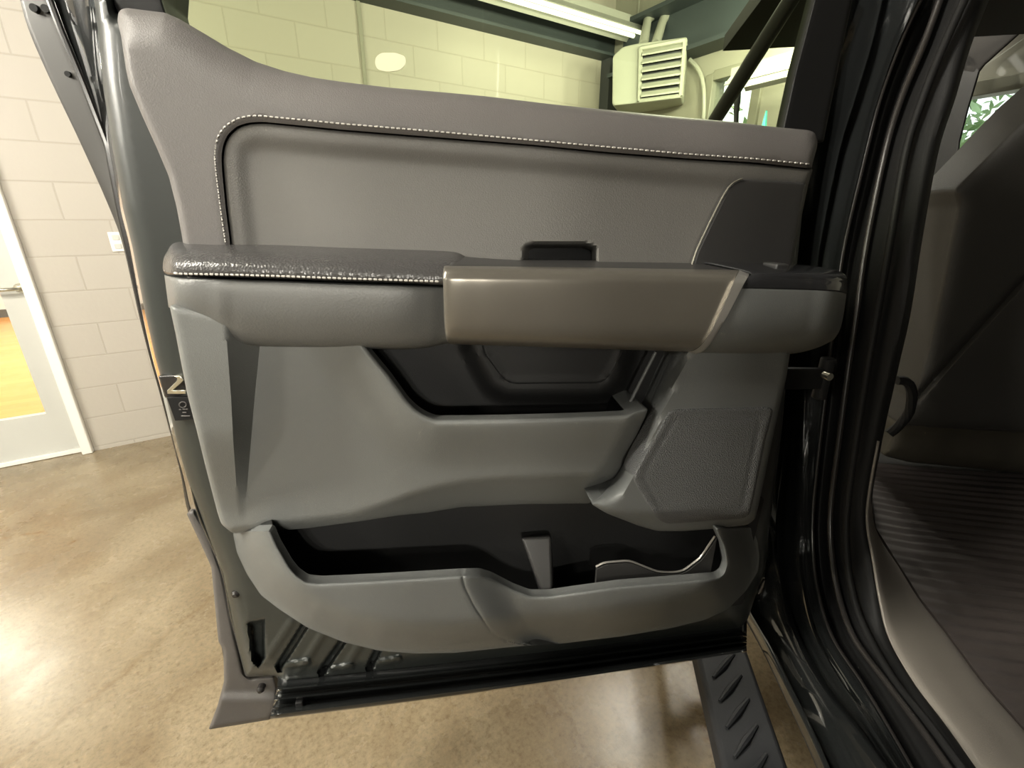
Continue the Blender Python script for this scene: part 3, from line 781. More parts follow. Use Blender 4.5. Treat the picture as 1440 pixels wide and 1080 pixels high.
o = stitches('stitching', [(231, 380), (240, 383), (253, 385), (333, 386.5), (400, 388.5), (480, 391.5), (560, 394), (622, 396)], lambda P: 0.1215 - 0.055 * (1 - sst(229, 252, P[:, 0])), 5.0, 2.2, 0.0011, door); o['label'] = 'pale stitching along the armrest'
# armrest front
bt = [(237, 432), (250, 439), (300, 466), (330, 481), (352, 486.5), (400, 488), (480, 489), (560, 491.5), (600, 489), (624, 484), (640, 482)]
tp = [(231, 386), (247, 389.5), (300, 391.5), (330, 392.5), (352, 393.5), (400, 395), (480, 398), (560, 400.5), (600, 402), (624, 403), (640, 404)]
ws = [0.06, 0.108, 0.119, 0.119, 0.119, 0.119, 0.119, 0.119, 0.113, 0.104, 0.100]
def between(f): return [(a[0] + (b[0] - a[0]) * f, a[1] + (b[1] - a[1]) * f) for a, b in zip(tp, bt)]
fr_rows = []
for f, dw in ((0.0, -0.022), (0.012, -0.006), (0.05, 0.001), (0.25, 0.003), (0.55, 0.001), (0.80, -0.006), (0.93, -0.016), (0.985, -0.030), (1.0, -0.055)):
    fr_rows.append([(x, y, max(w + dw, 0.03)) for (x, y), w in zip(between(f), ws)])
loft('armrest_front', drows(fr_rows), M['leather_front'], door, n=110, sub=5)

# ledge behind the pull handle
lg = [[(640, 361, 0.042), (735, 366, 0.042), (840, 368, 0.042), (980, 371, 0.042), (1120, 376, 0.042)],
      [(640, 363, 0.062), (735, 369, 0.062), (840, 371, 0.062), (980, 373, 0.062), (1120, 378, 0.062)],
      [(632, 374, 0.108), (735, 378, 0.108), (840, 380, 0.108), (980, 382, 0.108), (1110, 384, 0.108)],
      [(632, 380, 0.112), (735, 383, 0.112), (840, 385, 0.112), (980, 387, 0.112), (1110, 389, 0.112)]]
loft('handle_ledge', drows(lg), M['satin'], door, n=40, sub=4, thick=0.003)
# pull handle
xs = np.linspace(0, 1, 9)
def hrow(l, r, w, wl=None):
    out = []
    for i, q in enumerate(xs):
        ww = w
        if i == 0: ww = w - 0.012
        out.append((l[0] + (r[0] - l[0]) * q, l[1] + (r[1] - l[1]) * q, ww))
    out.insert(1, (l[0] + (r[0] - l[0]) * 0.008, l[1], w - 0.0015))
    return out
h_rows = [hrow((628, 373), (1040, 379.5), 0.098), hrow((626, 374.5), (1039, 381), 0.118), hrow((625, 379), (1036, 386), 0.130), hrow((624, 388), (1033, 393), 0.1345), hrow((624.5, 400), (1028, 405), 0.136),
          hrow((625.5, 440), (1011, 443), 0.136), hrow((627, 466), (998, 469), 0.1345), hrow((629, 477), (988, 483), 0.129), hrow((632, 482), (978, 491), 0.118), hrow((636, 484), (968, 494.5), 0.100), hrow((638, 484), (966, 494), 0.085)]
loft('pull_handle', drows(h_rows), M['bronze'], door, n=90, sub=5)['label'] = 'satin bronze pull handle'
bi_ = [(1040, 379.5), (1037, 385), (1033, 393), (1028, 405), (1011, 443), (998, 469), (988, 483), (977, 492), (966, 495)]
bo_ = [(1054, 382), (1053, 388), (1049, 395), (1043, 406), (1024, 443), (1010, 466), (1000, 482), (990, 493), (978, 498)]
bw_ = [0.108, 0.128, 0.136, 0.138, 0.138, 0.136, 0.130, 0.115, 0.095]
loft('handle_end_band', drows([[(x, y, w - 0.004) for (x, y), w in zip(bi_, bw_)], [(x + .5, y, w + 0.002) for (x, y), w in zip(bi_, bw_)], [(x - .5, y, w + 0.002) for (x, y), w in zip(bo_, bw_)], [(x, y, w - 0.006) for (x, y), w in zip(bo_, bw_)]]),
     M['silver'], door, n=60, sub=3, linear=True)['label'] = 'satin silver end band of the handle'
# armrest end cap: gloss top and matte front
ct = [[(978, 368, 0.045), (1040, 369, 0.045), (1108, 371.5, 0.045), (1142, 375, 0.045), (1176, 381, 0.045), (1188, 387, 0.045)],
      [(1000, 371, 0.075), (1050, 372, 0.078), (1108, 374.5, 0.080), (1142, 377, 0.080), (1176, 383, 0.078), (1189, 389, 0.070)],
      [(1053, 383, 0.124), (1070, 383, 0.126), (1108, 384, 0.128), (1142, 385.5, 0.128), (1176, 389, 0.126), (1190, 393, 0.105)],
      [(1050, 392, 0.134), (1068, 391, 0.135), (1106, 392, 0.135), (1140, 394, 0.135), (1175, 397, 0.133), (1190, 401, 0.108)],
      [(1043, 406, 0.137), (1063, 406, 0.137), (1103, 407, 0.137), (1140, 408, 0.137), (1175, 410, 0.135), (1190, 413, 0.110)]]
loft('switch_bezel', drows(ct), M['gloss'], door, n=50, sub=5, thick=0.002)['label'] = 'gloss black armrest end plate'
cf = [ct[-1], [(1040, 410, 0.1385), (1061, 410, 0.1385), (1102, 411, 0.1385), (1139, 412, 0.1385), (1175, 413.5, 0.136), (1190, 416, 0.11)],
      [(1024, 443, 0.138), (1052, 443, 0.139), (1097, 443, 0.139), (1135, 442, 0.139), (1170, 442, 0.136), (1187, 438, 0.11)],
      [(1008, 468, 0.134), (1042, 470, 0.134), (1090, 470, 0.134), (1130, 468, 0.134), (1163, 465, 0.132), (1183, 458, 0.105)],
      [(996, 486, 0.120), (1034, 487, 0.120), (1085, 487, 0.120), (1124, 484, 0.120), (1155, 478, 0.118), (1179, 468, 0.10)],
      [(980, 497, 0.090), (1024, 498, 0.090), (1078, 498, 0.090), (1120, 495, 0.090), (1150, 488, 0.090), (1172, 478, 0.085)],
      [(980, 498, 0.04), (1024, 499, 0.04), (1078, 499, 0.04), (1118, 497, 0.04), (1146, 490, 0.04), (1168, 480, 0.04)]]
loft('armrest_end_cap', drows(cf), M['plastic_low'], door, n=50, sub=5)
mb = MB(); c = dp(1090, 374.5, 0.085)
mb.box(c, DU, DN, ZUP, 0.016, 0.026, 0.008); mb.obj('window_switch', M['satin'], door, bevel=0.002)['label'] = 'small window switch'
mb = MB(); mb.tube([dp(x, y, 0.049) for x, y in ((976, 367.5), (1040, 368), (1108, 371))], 0.0008, 6); mb.obj('bezel_edge', M['chrome'], door)

# ---- map slot liner with pull cup
ring = np.array([(655, 470), (668, 505), (690, 545), (712, 556), (850, 556), (870, 535), (888, 470)], float)
ring = smooth(dens(ring, 4, True), 6, True)
cupi = np.array([(676, 470), (683, 497), (709, 532), (720, 538), (843, 537), (854, 531), (871, 500), (876, 470)], float)
cupi = smooth(dens(cupi, 3, True), 4, True)
def slot_w(P, d):
    s = sdf(P, ring); c = sdf(P, cupi)
    return 0.012 + 0.042 * sst(-16, 6, s) - 0.003 * np.exp(-(c / 1.6) ** 2) - 0.004 * sst(0, 4, c)
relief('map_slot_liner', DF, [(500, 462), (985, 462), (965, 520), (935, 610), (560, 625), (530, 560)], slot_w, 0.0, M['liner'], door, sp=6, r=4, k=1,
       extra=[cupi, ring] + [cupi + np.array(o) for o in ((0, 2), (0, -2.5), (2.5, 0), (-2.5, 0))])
mb = MB(); mb.tube([dp(x, y, w) for x, y, w in ((922, 495, 0.05), (917, 505, 0.05), (899, 540, 0.05), (880, 578, 0.05), (876, 590, 0.05))], 0.0022, 8); mb.obj('slot_rib', M['plastic_low'], door)

# ---- middle panel
facL = line([(322, 470), (318, 500), (324, 560), (329, 620), (333, 690), (336, 730)], 2)
mid_l = [(238, 428), (247, 470), (263, 553), (277, 607), (290, 660), (305, 718), (311, 737), (327, 750)]
mid_b = [(382, 747), (433, 743), (500, 734), (560, 725), (600, 721), (650, 713), (740, 709), (832, 708)]
mid_r = [(845, 697), (860, 680), (873, 657), (893, 617), (907, 587), (912, 573)]
slot_e = [(880, 583), (813, 586), (713, 589), (640, 590), (613, 590), (598, 584), (586, 576), (573, 563), (547, 527), (520, 495), (508, 478), (495, 455)]
mid_out = mid_l + mid_b + mid_r + slot_e + [(360, 445), (300, 440)]
und = [(300, 748), (330, 744), (430, 732), (500, 722), (545, 708), (580, 695), (620, 684), (660, 677), (700, 673), (860, 667), (1000, 660)]
mr = line([(905, 600), (893, 617), (873, 657), (845, 697)], 2)
facR = np.array([(480, 366), (560, 358), (620, 353), (690, 347), (740, 342)], float)
facLx = np.array([(480, 319), (560, 325), (620, 328), (690, 333), (740, 337)], float)
def mid_w(P, d):
    x, y = P[:, 0], P[:, 1]
    xl = lerp_x(facLx, y); xr = lerp_x(facR, y)
    amp = 0.042 * (1 - sst(600, 735, y))
    w = 0.072 + amp * (1 - np.clip((x - xl) / (xr - xl), 0, 1))
    w = w + 0.014 * sst(380, 640, x) * (1 - 0.5 * sst(700, 900, x)) - 0.012 * sst(480, 740, y)
    u = y - lerp_x(und, x)
    w = w - 0.00115 * np.clip(u + 4, 0, None) * sst(-6, 8, u)
    w = w - 0.022 * (1 - sst(0, 26, segdist(P, mr)))
    w = w + 0.020 * (1 - sst(0, 75, segdist(P, se)))
    w = w + rnd(d, 9, 0.009)
    return w
se = line(slot_e, 2)
def mid_back(P):
    near = segdist(P, se) < 6
    return np.where(near, mid_w(P, np.zeros(len(P))) - 0.013, 0.0)
relief('middle_panel', DF, mid_out, mid_w, mid_back, M['plastic'], door, sp=5.5, r=7, k=3,
       extra=[dens(np.stack([facLx[:, 1] + q, facLx[:, 0]], 1), 4) for q in (-3, 0, 3, 7, 12, 18)] + [dens(np.stack([facR[:, 1], facR[:, 0]], 1), 4)])

# ---- speaker panel
spk_l = [(830, 708), (845, 697), (860, 680), (873, 657), (893, 617), (911, 573), (930, 530), (945, 497), (955, 470)]
spk_out = spk_l + [(1115, 470), (1106, 530), (1090, 600), (1067, 710), (1062, 730), (1052, 738), (1000, 744), (960, 747), (925, 747), (900, 740), (853, 722)]
spl = line(spk_l, 3)
def spk_w(P, d):
    s = segdist(P, spl)
    amp = 0.054 * (1 - sst(668, 715, P[:, 1]))
    return 0.096 - amp * (1 - np.clip(s / 21, 0, 1)) - 0.008 * sst(30, 45, s) * 0 + rnd(d, 8, 0.010) - 0.02 * (1 - sst(0, 30, 747 - P[:, 1]))
relief('speaker_panel', DF, spk_out, spk_w, 0.0, M['plastic_low'], door, sp=6, r=8, k=3)
gr_out = [(940, 578), (950, 575), (1082, 572), (1088, 576), (1077, 615), (1060, 700), (1054, 724), (1046, 729), (940, 737), (928, 733), (910, 708), (893, 680), (890, 672), (897, 656), (920, 615)]
gp_ = smooth(dens(gr_out, 3, True), 3, True)
def gri_w(P, d): return 0.0985 + rnd(d, 4, 0.003) - 0.0016 * np.exp(-((d - 13) / 1.6) ** 2) - 0.02 * (1 - sst(0, 30, 747 - P[:, 1]))
relief('speaker_grille', DF, gr_out, gri_w, 0.06, M['grille'], door, sp=4, r=4, k=3)['label'] = 'finely perforated speaker cover'

# ---- lower pocket
liner_out = [(372, 738), (560, 700), (1075, 700), (1060, 760), (1045, 850), (900, 872), (520, 872), (420, 850), (385, 800)]
def liner_w(P, d):
    return 0.010 + 0.0 * d
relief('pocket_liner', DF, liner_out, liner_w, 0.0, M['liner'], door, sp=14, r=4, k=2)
pk_o = [(327, 748), (333, 777), (347, 807), (367, 837), (393, 857), (433, 883), (483, 903), (533, 915), (583, 919), (640, 918), (680, 914), (707, 911), (740, 908), (790, 905), (873, 895), (940, 884), (990, 872), (1023, 857), (1050, 830), (1066, 803), (1068, 782), (1065, 760), (1057, 742)]
pk_i = [(1006, 744), (1017, 767), (1022, 793), (1018, 807), (1010, 813), (973, 816), (873, 824), (823, 831), (773, 838), (747, 838), (723, 829), (692, 813), (675, 808), (648, 809), (533, 816), (450, 820), (430, 818), (417, 809), (407, 797), (390, 768), (381, 747)]
seam = line([(648, 800), (653, 825), (667, 853), (690, 887), (703, 897), (715, 902), (745, 908)], 4)
pin = line(pk_i, 2)
pout = line(pk_o, 2)
def pk_w(P, d):
    x, y = P[:, 0], P[:, 1]
    di = segdist(P, pin); do = segdist(P, pout)
    sx = np.interp(y, seam[:, 1], seam[:, 0])
    w = 0.104 + 0.0 * x
    w = w - 0.024 * sst(0, 62, x - sx) + 0.018 * sst(40, 200, x - sx) * (1 - sst(980, 1060, x))
    w = w - 0.0022 * np.exp(-((x - sx) / 1.8) ** 2) * (y > 800)
    w = w - 0.045 * (1 - sst(0, 55, do)) ** 1.6
    w = w - 0.03 * (1 - sst(320, 430, x)) - 0.03 * sst(1000, 1075, x)
    return w + rnd(di, 6, 0.006)
def pk_back(P):
    di = segdist(P, pin); do = segdist(P, pout)
    return np.where(di < do, 10.0, 0.0)
def pk_back2(P):
    di = segdist(P, pin); do = segdist(P, pout)
    return np.where(di < do, pk_w(P, np.zeros(len(P))) - 0.013, 0.0)
relief('door_pocket', DF, pk_o + pk_i, pk_w, pk_back2, M['plastic_low'], door, sp=5, r=5, k=2, extra=[seam, seam + np.array([2, 0]), seam - np.array([2, 0]), seam + np.array([4, 0]), seam - np.array([4, 0])])
# ribs in the pocket
mb = MB()
f = [dp(733, 757, 0.035), dp(775, 754, 0.035), dp(778, 850, 0.075), dp(768, 850, 0.075)]
bk = [dp(733, 755, 0.008), dp(775, 752, 0.008), dp(782, 850, 0.008), dp(764, 850, 0.008)]
mb.add(f + bk, [(0, 1, 2, 3), (4, 7, 6, 5), (0, 4, 5, 1), (1, 5, 6, 2), (2, 6, 7, 3), (3, 7, 4, 0)])
mb.obj('pocket_rib', M['satin'], door, bevel=0.004)
dv_top = [(838, 797), (848, 791), (885, 788), (905, 796), (925, 804), (945, 805), (960, 803), (985, 784), (1005, 754)]
mb = MB(); P0 = [dp(x, y, 0.062) for x, y in line(dv_top, 3, 4)]
P1 = [p + DN * 0.006 for p in P0]; n_ = len(P0)
bz0 = min(p[2] for p in P0) - 0.05
B0 = [np.array([p[0], p[1], bz0]) for p in P0]; B1 = [np.array([p[0], p[1], bz0]) for p in P1]
mb.add(P0 + P1 + B0 + B1, [(i, i + 1, n_ + i + 1, n_ + i) for i in range(n_ - 1)] + [(n_ + i, n_ + i + 1, 3 * n_ + i + 1, 3 * n_ + i) for i in range(n_ - 1)] + [(i + 1, i, 2 * n_ + i, 2 * n_ + i + 1) for i in range(n_ - 1)]
       + [(0, n_, 3 * n_, 2 * n_), (n_ - 1, 3 * n_ - 1, 4 * n_ - 1, 2 * n_ - 1)])
mb.obj('cup_divider', M['satin'], door)
mb = MB(); mb.tube([dp(x, y, 0.066) for x, y in line(dv_top, 3, 4)], 0.0016, 6); mb.obj('divider_edge', M['silver'], door)

# ---- door bottom: rails and corner cladding
rl = [944, 965, 970, 974, 980, 984, 988, 995, 999, 1011, 1006]
rr = [868, 890, 893, 896, 900, 902, 904, 907, 909, 916, 912]
rw = [-0.022, 0.002, 0.016, 0.003, 0.006, 0.020, 0.004, 0.006, 0.022, 0.026, -0.06]
xsr = np.linspace(0, 1, 9)
R_ = []
for a, b, w in zip(rl, rr, rw):
    x0 = 392 - (max(a, 956) - 956) * 0.22
    R_.append([(x0 + (1050 - x0) * q, a + (b - a) * q + 6 * math.sin(q * math.pi) * 0.6, w) for q in xsr])
loft('sill_rail', drows(R_), M['paint'], door, n=50, sub=4, thick=0.002)
clad = [(262, 722), (280, 760), (297, 797), (303, 860), (307, 902), (314, 914), (315, 958), (306, 992), (293, 1026), (380, 1012), (389, 996), (391, 968), (386, 949), (352, 954), (343, 947), (330, 893), (313, 807), (293, 752), (272, 715)]
cst = line([(333, 930), (334, 968), (345, 980), (395, 972)], 3)
def clad_w(P, d):
    return -0.030 + rnd(d, 5, 0.012) + 0.010 * sst(-8, 8, (P[:, 1] - 978) + 0) * 1.0 - 0.004 * np.exp(-((P[:, 1] - 1000) / 30) ** 2)
relief('corner_cladding', DF, clad, clad_w, -0.09, M['cladding'], door, sp=5, r=5, k=1)['label'] = 'matte grey plastic corner of the door'
for (x, y, w) in ((335, 829, 0.0), (369, 963, -0.02)):
    mb = MB(); c = dp(x, y, w - 0.012); mb.tube([c, c + DN * 0.010, c + DN * 0.014], [0.0065, 0.0065, 0.003], 12); mb.obj('screw', M['seal_line'], door)
mb = MB(); c = dp(422, 988, 0.016); mb.box(c, DU, DN, ZUP, 0.012, 0.012, 0.014); mb.obj('drain_clip', M['rubber'], door, bevel=0.002)

# latch
relief('latch_recess', DF, [(222, 528), (262, 526), (268, 556), (232, 560)], lambda P, d: 0.0 + rnd(d, 3, 0.004), -0.03, M['seal_line'], door, sp=5, r=3, k=1)
def plate(name, poly, w, th, m):
    mb = MB(); a = [dp(x, y, w) for x, y in poly]; b = [p - DN * th for p in a]; n = len(poly)
    mb.add(a + b, [tuple(range(n)), tuple(range(2 * n - 1, n - 1, -1))] + [(i, (i + 1) % n, n + (i + 1) % n, n + i) for i in range(n)])
    return mb.obj(name, m, door, bevel=0.0008)
plate('latch', [(235, 549), (248, 536), (249, 532), (244, 529), (254, 529), (258, 535), (252, 541), (242, 549), (261, 549), (261, 554), (235, 554)], 0.006, 0.006, M['chrome'])['label'] = 'bright steel latch jaw'
plate('latch_cover', [(234, 559), (266, 558), (276, 590), (246, 592)], 0.004, 0.02, M['rubber'])
mb = MB(); th = np.linspace(0, 2 * math.pi, 18)
mb.tube([dp(257 + 5 * math.cos(a), 569 + 4 * math.sin(a), 0.005) for a in th], 0.0007, 6, cap=False)
for (x0, x1, y) in ((252, 255, 576), (257, 261, 575.5), (262, 264, 575.5), (257, 262, 580), (255, 267, 585)):
    mb.tube([dp(x0, y, 0.005), dp(x1, y, 0.005)], 0.0008, 6)
mb.obj('child_lock_marking', M['cladding'], door)

# hinges between door and pillar
for (y, x0, x1) in ((532, 1100, 1162),):
    mb = MB(); a = dp(x0, y, -0.02); b = dp(x1, y, -0.03)
    c = (a + b) / 2; L_ = np.linalg.norm(b - a)
    mb.box(c, (b - a) / L_, DN, ZUP, L_, 0.012, 0.035)
    mb.tube([dp(x1 - 4, y, -0.03) - ZUP * 0.035, dp(x1 - 4, y, -0.03) + ZUP * 0.035], 0.011, 12)
    mb.obj('hinge', M['rubber'], truck, bevel=0.002)
mb = MB(); c = dp(1159, 527, -0.005); mb.tube([c, c + DN * 0.012], 0.006, 12); mb.obj('hinge_bolt', M['chrome'], truck)

# ---- body side: pillar, door opening, seals
TN = -TR                      # outward normal of the body side
TO = TR * SIDE + np.array([0, 0, 0.0])
def bp(px, py, dl): return hit(px, py, TO, TN, -dl)
Y = [-15, 60, 140, 217, 350, 440, 520, 620, 720, 790, 850, 900, 960, 1020, 1095]
C = {
 'a': [1170, 1150, 1138, 1125, 1108, 1104, 1100, 1085, 1070, 1060, 1049, 1078, 1108, 1138, 1172],
 'b': [1197, 1173, 1147, 1128, 1118, 1112, 1108, 1104, 1094, 1094, 1103, 1120, 1152, 1200, 1256],
 'c': [1241, 1224, 1200, 1177, 1150, 1138, 1131, 1126, 1122, 1122, 1131, 1146, 1180, 1222, 1270],
 'd': [1301, 1266, 1237, 1217, 1186, 1174, 1165, 1153, 1143, 1144, 1154, 1172, 1211, 1247, 1290],
 'e': [1327, 1300, 1267, 1244, 1217, 1205, 1193, 1180, 1168, 1171, 1183, 1203, 1247, 1292, 1345],
 'f': [1363, 1329, 1297, 1273, 1250, 1234, 1220, 1204, 1191, 1192, 1203, 1224, 1260, 1308, 1364],
 'g': [1392, 1362, 1338, 1314, 1290, 1276, 1258, 1236, 1220, 1229, 1239, 1252, 1286, 1331, 1384],
}
Y.append(1300)
for k_ in C: C[k_].append(C[k_][-1] + (C[k_][-1] - C[k_][-2]) / 75.0 * 205)
dl = {'a': 0.0, 'b': 0.045, 'c': 0.072, 'd': 0.10, 'e': 0.13, 'f': 0.145, 'g': 0.165}
def mixrow(p, q, f, d): return [bp(x0 + (x1 - x0) * f, y, d) for x0, x1, y in zip(C[p], C[q], Y)]
def row(p, d=None, off=0.0): return [bp(x + off, y, dl[p] if d is None else d) for x, y in zip(C[p], Y)]
loft('body_pillar', [row('a', -0.01), row('a', 0.004, 2), mixrow('a', 'b', .5, 0.030), row('b', 0.043, -2), row('b', 0.040), row('b', 0.050, 3),
                    mixrow('b', 'c', .3, 0.066), mixrow('b', 'c', .7, 0.068), row('c', 0.066, -2), row('c', 0.066, 2), row('c', 0.080, 5), mixrow('c', 'd', .45, 0.088), mixrow('c', 'd', .75, 0.092), row('d', 0.09, -3), row('d', 0.10, 3)],
     M['paint'], truck, n=90, sub=3, linear=True, thick=0.003)['label'] = 'gloss black door pillar and rocker'
# rocker underside so that the side has depth
ra = row('a', -0.01)[10:]
loft('rocker_panel', [ra, [p - ZUP * 0.05 + TR * 0.03 for p in ra], [p - ZUP * 0.07 + TR * 0.3 for p in ra]], M['paint'], truck, n=60, sub=3, thick=0.003)
mb = MB(); mb.tube(crs(np.array(row('d', 0.095)), 80, 0), 0.004, 10); mb.obj('door_opening_seal', M['seal_line'], truck)
loft('door_opening_flange', [row('d', 0.104), mixrow('d', 'e', .3, 0.125), mixrow('d', 'e', .7, 0.132), row('e', 0.128)], M['rubber'], truck, n=80, sub=4, thick=0.003)
mb = MB(); mb.tube(crs(np.array(row('e', 0.125)), 80, 0), 0.0055, 12); mb.obj('weatherstrip', M['seal_line'], truck)
mb = MB(); mb.tube(crs(np.array(row('f', 0.137)), 80, 0), 0.006, 10); mb.obj('weatherstrip_lip', M['rubber'], truck)
loft('pillar_trim', [row('e', 0.138), row('f', 0.143, -3), row('f', 0.150, 3), mixrow('f', 'g', .5, 0.158), row('g', 0.175, -2), row('g', 0.22, 3)], M['interior'], truck, n=80, sub=4, thick=0.004)

# sill plate
FLOORZ = 0.66
ie = [7, 8, 9, 10, 11, 12, 13, 14, 15]
Yl = [Y[i] for i in ie]
d_row = [bp(C['g'][i] - 1, Y[i], 0.172) for i in ie]
mx = [1222, 1228, 1262, 1290, 1331, 1376, 1432, 1496, 1676]; my = [690, 745, 800, 845, 898, 960, 1025, 1098, 1303]
m_row = [hit_z(x, y, FLOORZ + 0.012) for x, y in zip(mx, my)]
mid_row = [(a * 0.55 + b * 0.45) + ZUP * 0.012 for a, b in zip(d_row, m_row)]
m_in = [p + ZUP * (-0.03) + TR * 0.01 for p in m_row]
loft('sill_plate', [d_row, [a * .9 + b * .1 + ZUP * 0.008 for a, b in zip(d_row, m_row)], mid_row, [p + ZUP * 0.004 for p in m_row], m_in], M['sill'], truck, n=50, sub=5, thick=0.004)['label'] = 'warm grey sill plate'

# cab floor, front seat, far side
mb = MB(); mb.box(tk(0.6, 1.25, FLOORZ - 0.03), TA, TR, ZUP, 2.6, 1.36, 0.04); mb.obj('cab_floor', M['interior'], truck)
SO = tk(1.38, 0, 0); SF = (SO, -TA)
seam_s = line([(1470, 355), (1440, 392), (1370, 470), (1288, 562)], 3)
def seat_w(P, d):
    s = segdist(P, seam_s); side = (P[:, 1] - np.interp(P[:, 0], seam_s[::-1, 0], seam_s[::-1, 1]))
    return rnd(d, 30, 0.02) - 0.014 * np.exp(-(s / 4) ** 2) 
relief('front_seat', SF, [(1560, 60), (1475, 132), (1440, 167), (1395, 213), (1362, 246), (1340, 268), (1346, 290), (1338, 330), (1322, 410), (1304, 490), (1290, 535), (1280, 570), (1266, 600), (1440, 608), (1560, 610)], seat_w, -0.16, M['seat'], truck, sp=9, r=24, k=3, extra=[seam_s + np.array(o) for o in ((0, 0), (2, 3), (-2, -3), (4, 6), (-4, -6), (7, 10), (-7, -10))])['label'] = 'charcoal front seat back'
relief('seat_base', SF, [(1266, 585), (1300, 580), (1380, 585), (1560, 590), (1560, 676), (1440, 666), (1330, 655), (1278, 650), (1240, 640)], lambda P, d: -0.03 + rnd(d, 20, 0.03) + 0.02 * np.exp(-((P[:, 1] - 595) / 12) ** 2), -0.3, M['seat_low'], truck, sp=9, r=18, k=3)
# belt loop at the pillar foot
mb = MB(); mb.tube([hit(x, y, tk(1.3, 0, 0), TA) for x, y in line([(1262, 535), (1276, 532), (1284, 550), (1280, 580), (1262, 602), (1250, 610)], 4, 6)], 0.012, 8); mb.obj('seat_belt_guide', M['interior'], truck)
# headliner, far pillar, far door
mb = MB(); mb.box(tk(0.86, 1.30, 2.20), TA, TR, ZUP, 3.42, 1.55, 0.06); mb.obj('headliner', M['headliner'], truck)
mb = MB(); mb.box(tk(-1.0, 1.30, 1.4), TA, TR, ZUP, 0.06, 1.5, 1.6); mb.obj('cab_rear_wall', M['interior'], truck)
FO = TR * 1.72; FF = (FO, TN)
relief('far_pillar', FF, [(1310, 70), (1384, 70), (1377, 100), (1362, 150), (1349, 200), (1344, 268), (1290, 268), (1300, 170)], lambda P, d: rnd(d, 4, 0.008), -0.012, M['interior'], truck, sp=14, r=6, k=1)
relief('far_roof_rail', FF, [(1310, -60), (1560, -60), (1560, -40), (1440, 42), (1384, 92), (1372, 108), (1320, 100)], lambda P, d: rnd(d, 6, 0.01), -0.012, M['headliner'], truck, sp=18, r=6, k=1)
relief('far_door', FF, [(1300, 222), (1600, 222), (1600, 520), (1290, 520)], lambda P, d: rnd(d, 10, 0.02), -0.1, M['interior'], truck, sp=20, r=10, k=1)
mb = MB(); q = [(1345, 100), (1385, 92), (1600, -60), (1600, 230), (1340, 230)]
g0 = [hit(x, y, FO, TN, -0.04) for x, y in q]; g1 = [p + TR * 0.005 for p in g0]; n_ = len(q)
mb.add(g0 + g1, [tuple(range(n_)), tuple(range(2 * n_ - 1, n_ - 1, -1))] + [(i, (i + 1) % n_, n_ + (i + 1) % n_, n_ + i) for i in range(n_)]); mb.obj('far_window_glass', M['clear_glass'], truck)
# windshield pillar and antenna seen through the door glass
mb = MB(); mb.tube([bp(990, 195, 0.06), bp(1008, 165, 0.06), bp(1060, 82, 0.075), bp(1112, 0, 0.095), bp(1135, -40, 0.10)], [0.028, 0.027, 0.025, 0.022, 0.022], 10); mb.obj('windshield_pillar', M['rubber'], truck)
AO = tk(2.6, 0, 0)
mb = MB(); pt = hit(1037, 132, AO, TA); mb.tube([hit(1034, 230, AO, TA), hit(1035.5, 158, AO, TA), hit(1035.6, 157, AO, TA), hit(1036.5, 147, AO, TA), hit(1036.6, 146, AO, TA), pt + ZUP * 0.004, pt + ZUP * 0.012], [0.011, 0.011, 0.013, 0.013, 0.015, 0.015, 0.006], 10); mb.obj('antenna', M['dark_metal'], truck)

# running board
mb = MB(); RBZ = 0.42
rbl, rbr = 0.315, 0.446
mb.box(tk(0.75, (rbl + rbr) / 2, RBZ - 0.03), TA, TR, ZUP, 2.4, rbr - rbl, 0.06)
rb = mb.obj('running_board', M['board'], truck, bevel=0.012)
for k in range(16):
    s = 0.25 + k * 0.058
    mb = MB(); dirn = TA * 0.75 + TR * 0.66; dirn /= np.linalg.norm(dirn)
    mb.tube([tk(s, (rbl + rbr) / 2 - 0.005, RBZ + 0.001) - dirn * 0.05, tk(s, (rbl + rbr) / 2 - 0.005, RBZ + 0.003), tk(s, (rbl + rbr) / 2 - 0.005, RBZ + 0.001) + dirn * 0.05], [0.004, 0.008, 0.004], 8)
    mb.obj('tread_ridge', M['board'], rb)
for s in (0.05, 1.35):
    mb = MB(); mb.box(tk(s, (rbr + 0.62) / 2, RBZ - 0.045), TA, TR, ZUP, 0.05, 0.62 - rbr + 0.02, 0.03); mb.obj('step_bracket', M['dark_metal'], truck)

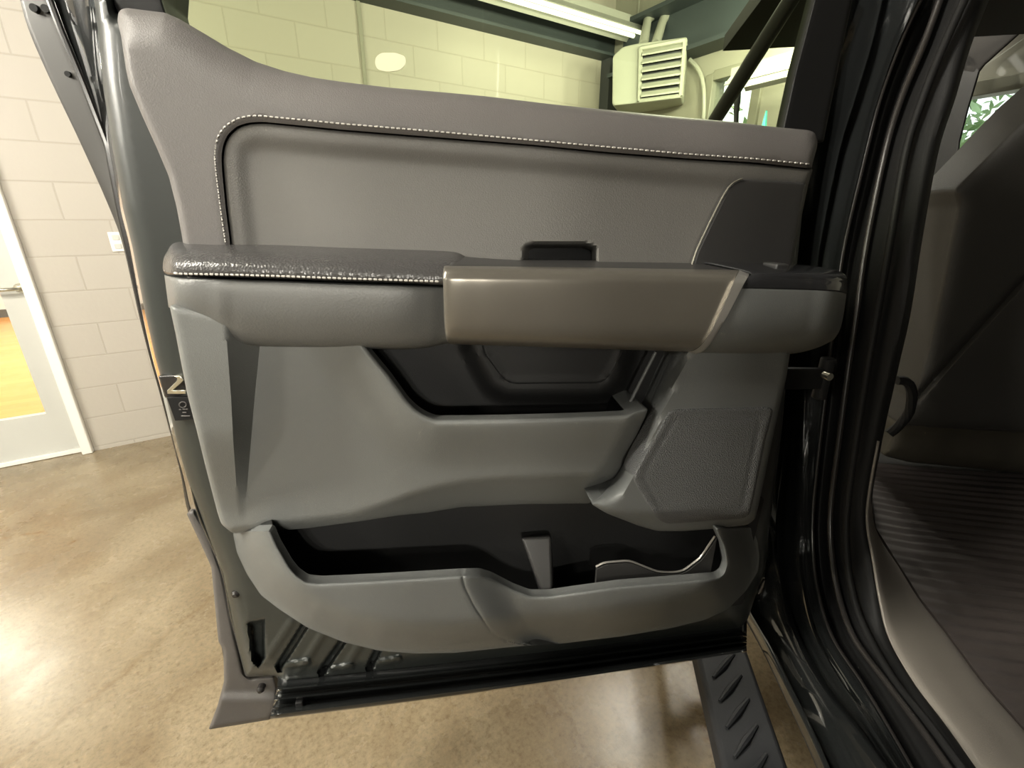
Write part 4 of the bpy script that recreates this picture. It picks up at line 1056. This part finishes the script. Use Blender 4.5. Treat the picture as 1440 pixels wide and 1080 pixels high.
# underbody, rear cab side and cargo bed (behind and beside the camera)
mb = MB(); mb.box(tk(0.4, 1.30, 0.50), TA, TR, ZUP, 5.6, 1.4, 0.18); mb.obj('underbody', M['dark_metal'], truck)
mb = MB(); mb.box(tk(-0.72, 0.44, 1.35), TA, TR, ZUP, 0.5, 0.10, 1.5); mb.obj('rear_cab_side', M['paint'], truck, bevel=0.03)
mb = MB(); mb.box(tk(-1.95, 1.30, 1.0), TA, TR, ZUP, 1.8, 1.85, 0.85); mb.obj('cargo_bed', M['paint'], truck, bevel=0.05)
mb = MB(); mb.box(tk(0.7, 1.93, 0.98), TA, TR, ZUP, 3.4, 0.10, 0.76); mb.obj('far_cab_side', M['interior'], truck, bevel=0.02)
mb = MB(); mb.box(tk(-0.65, 1.93, 1.76), TA, TR, ZUP, 0.7, 0.10, 0.82); mb.obj('far_rear_pillar', M['interior'], truck, bevel=0.02)
# rubber floor mat inside the cab (lies loose on the floor: its own thing)
NS, V, F = 170, [], []
sA = np.linspace(0.20, 1.55, NS)
mr_w = np.array([p for p in m_row]); ms = mr_w @ TA; mL = mr_w @ TR
o_ = np.argsort(ms)
for i, s in enumerate(sA):
    L0 = float(np.interp(s, ms[o_], mL[o_])) + 0.006
    ph = (s % 0.034) / 0.034
    h = 0.006 * (1 if 0.25 < ph < 0.75 else 0)
    for j, L in enumerate(np.linspace(L0, 1.75, 14)):
        e = 0 if 0 < j < 13 else 1
        V.append(tk(s + 0.004 * math.sin(L * 9), L, FLOORZ + (0.018 if e else 0.006 + h)))
K = 14
F = [[i * K + j, (i + 1) * K + j, (i + 1) * K + j + 1, i * K + j + 1] for i in range(NS - 1) for j in range(K - 1)]
n0 = len(V); V += [v - ZUP * (v[2] - (FLOORZ - 0.008)) for v in V[:]]
ring_ = [j for j in range(K)] + [i * K + K - 1 for i in range(1, NS)] + [(NS - 1) * K + j for j in range(K - 2, -1, -1)] + [i * K for i in range(NS - 2, 0, -1)]
F += [[ring_[i], ring_[(i + 1) % len(ring_)], n0 + ring_[(i + 1) % len(ring_)], n0 + ring_[i]] for i in range(len(ring_))]
used = sorted({v for f in F for v in f}); rem = {v: i for i, v in enumerate(used)}
fm = finish('floor_mat', [V[v] for v in used], [[rem[v] for v in f] for f in F], M['mat'], None, 30)
tag(fm, 'ribbed black rubber floor mat on the cab floor behind the front seat', 'floor mat')
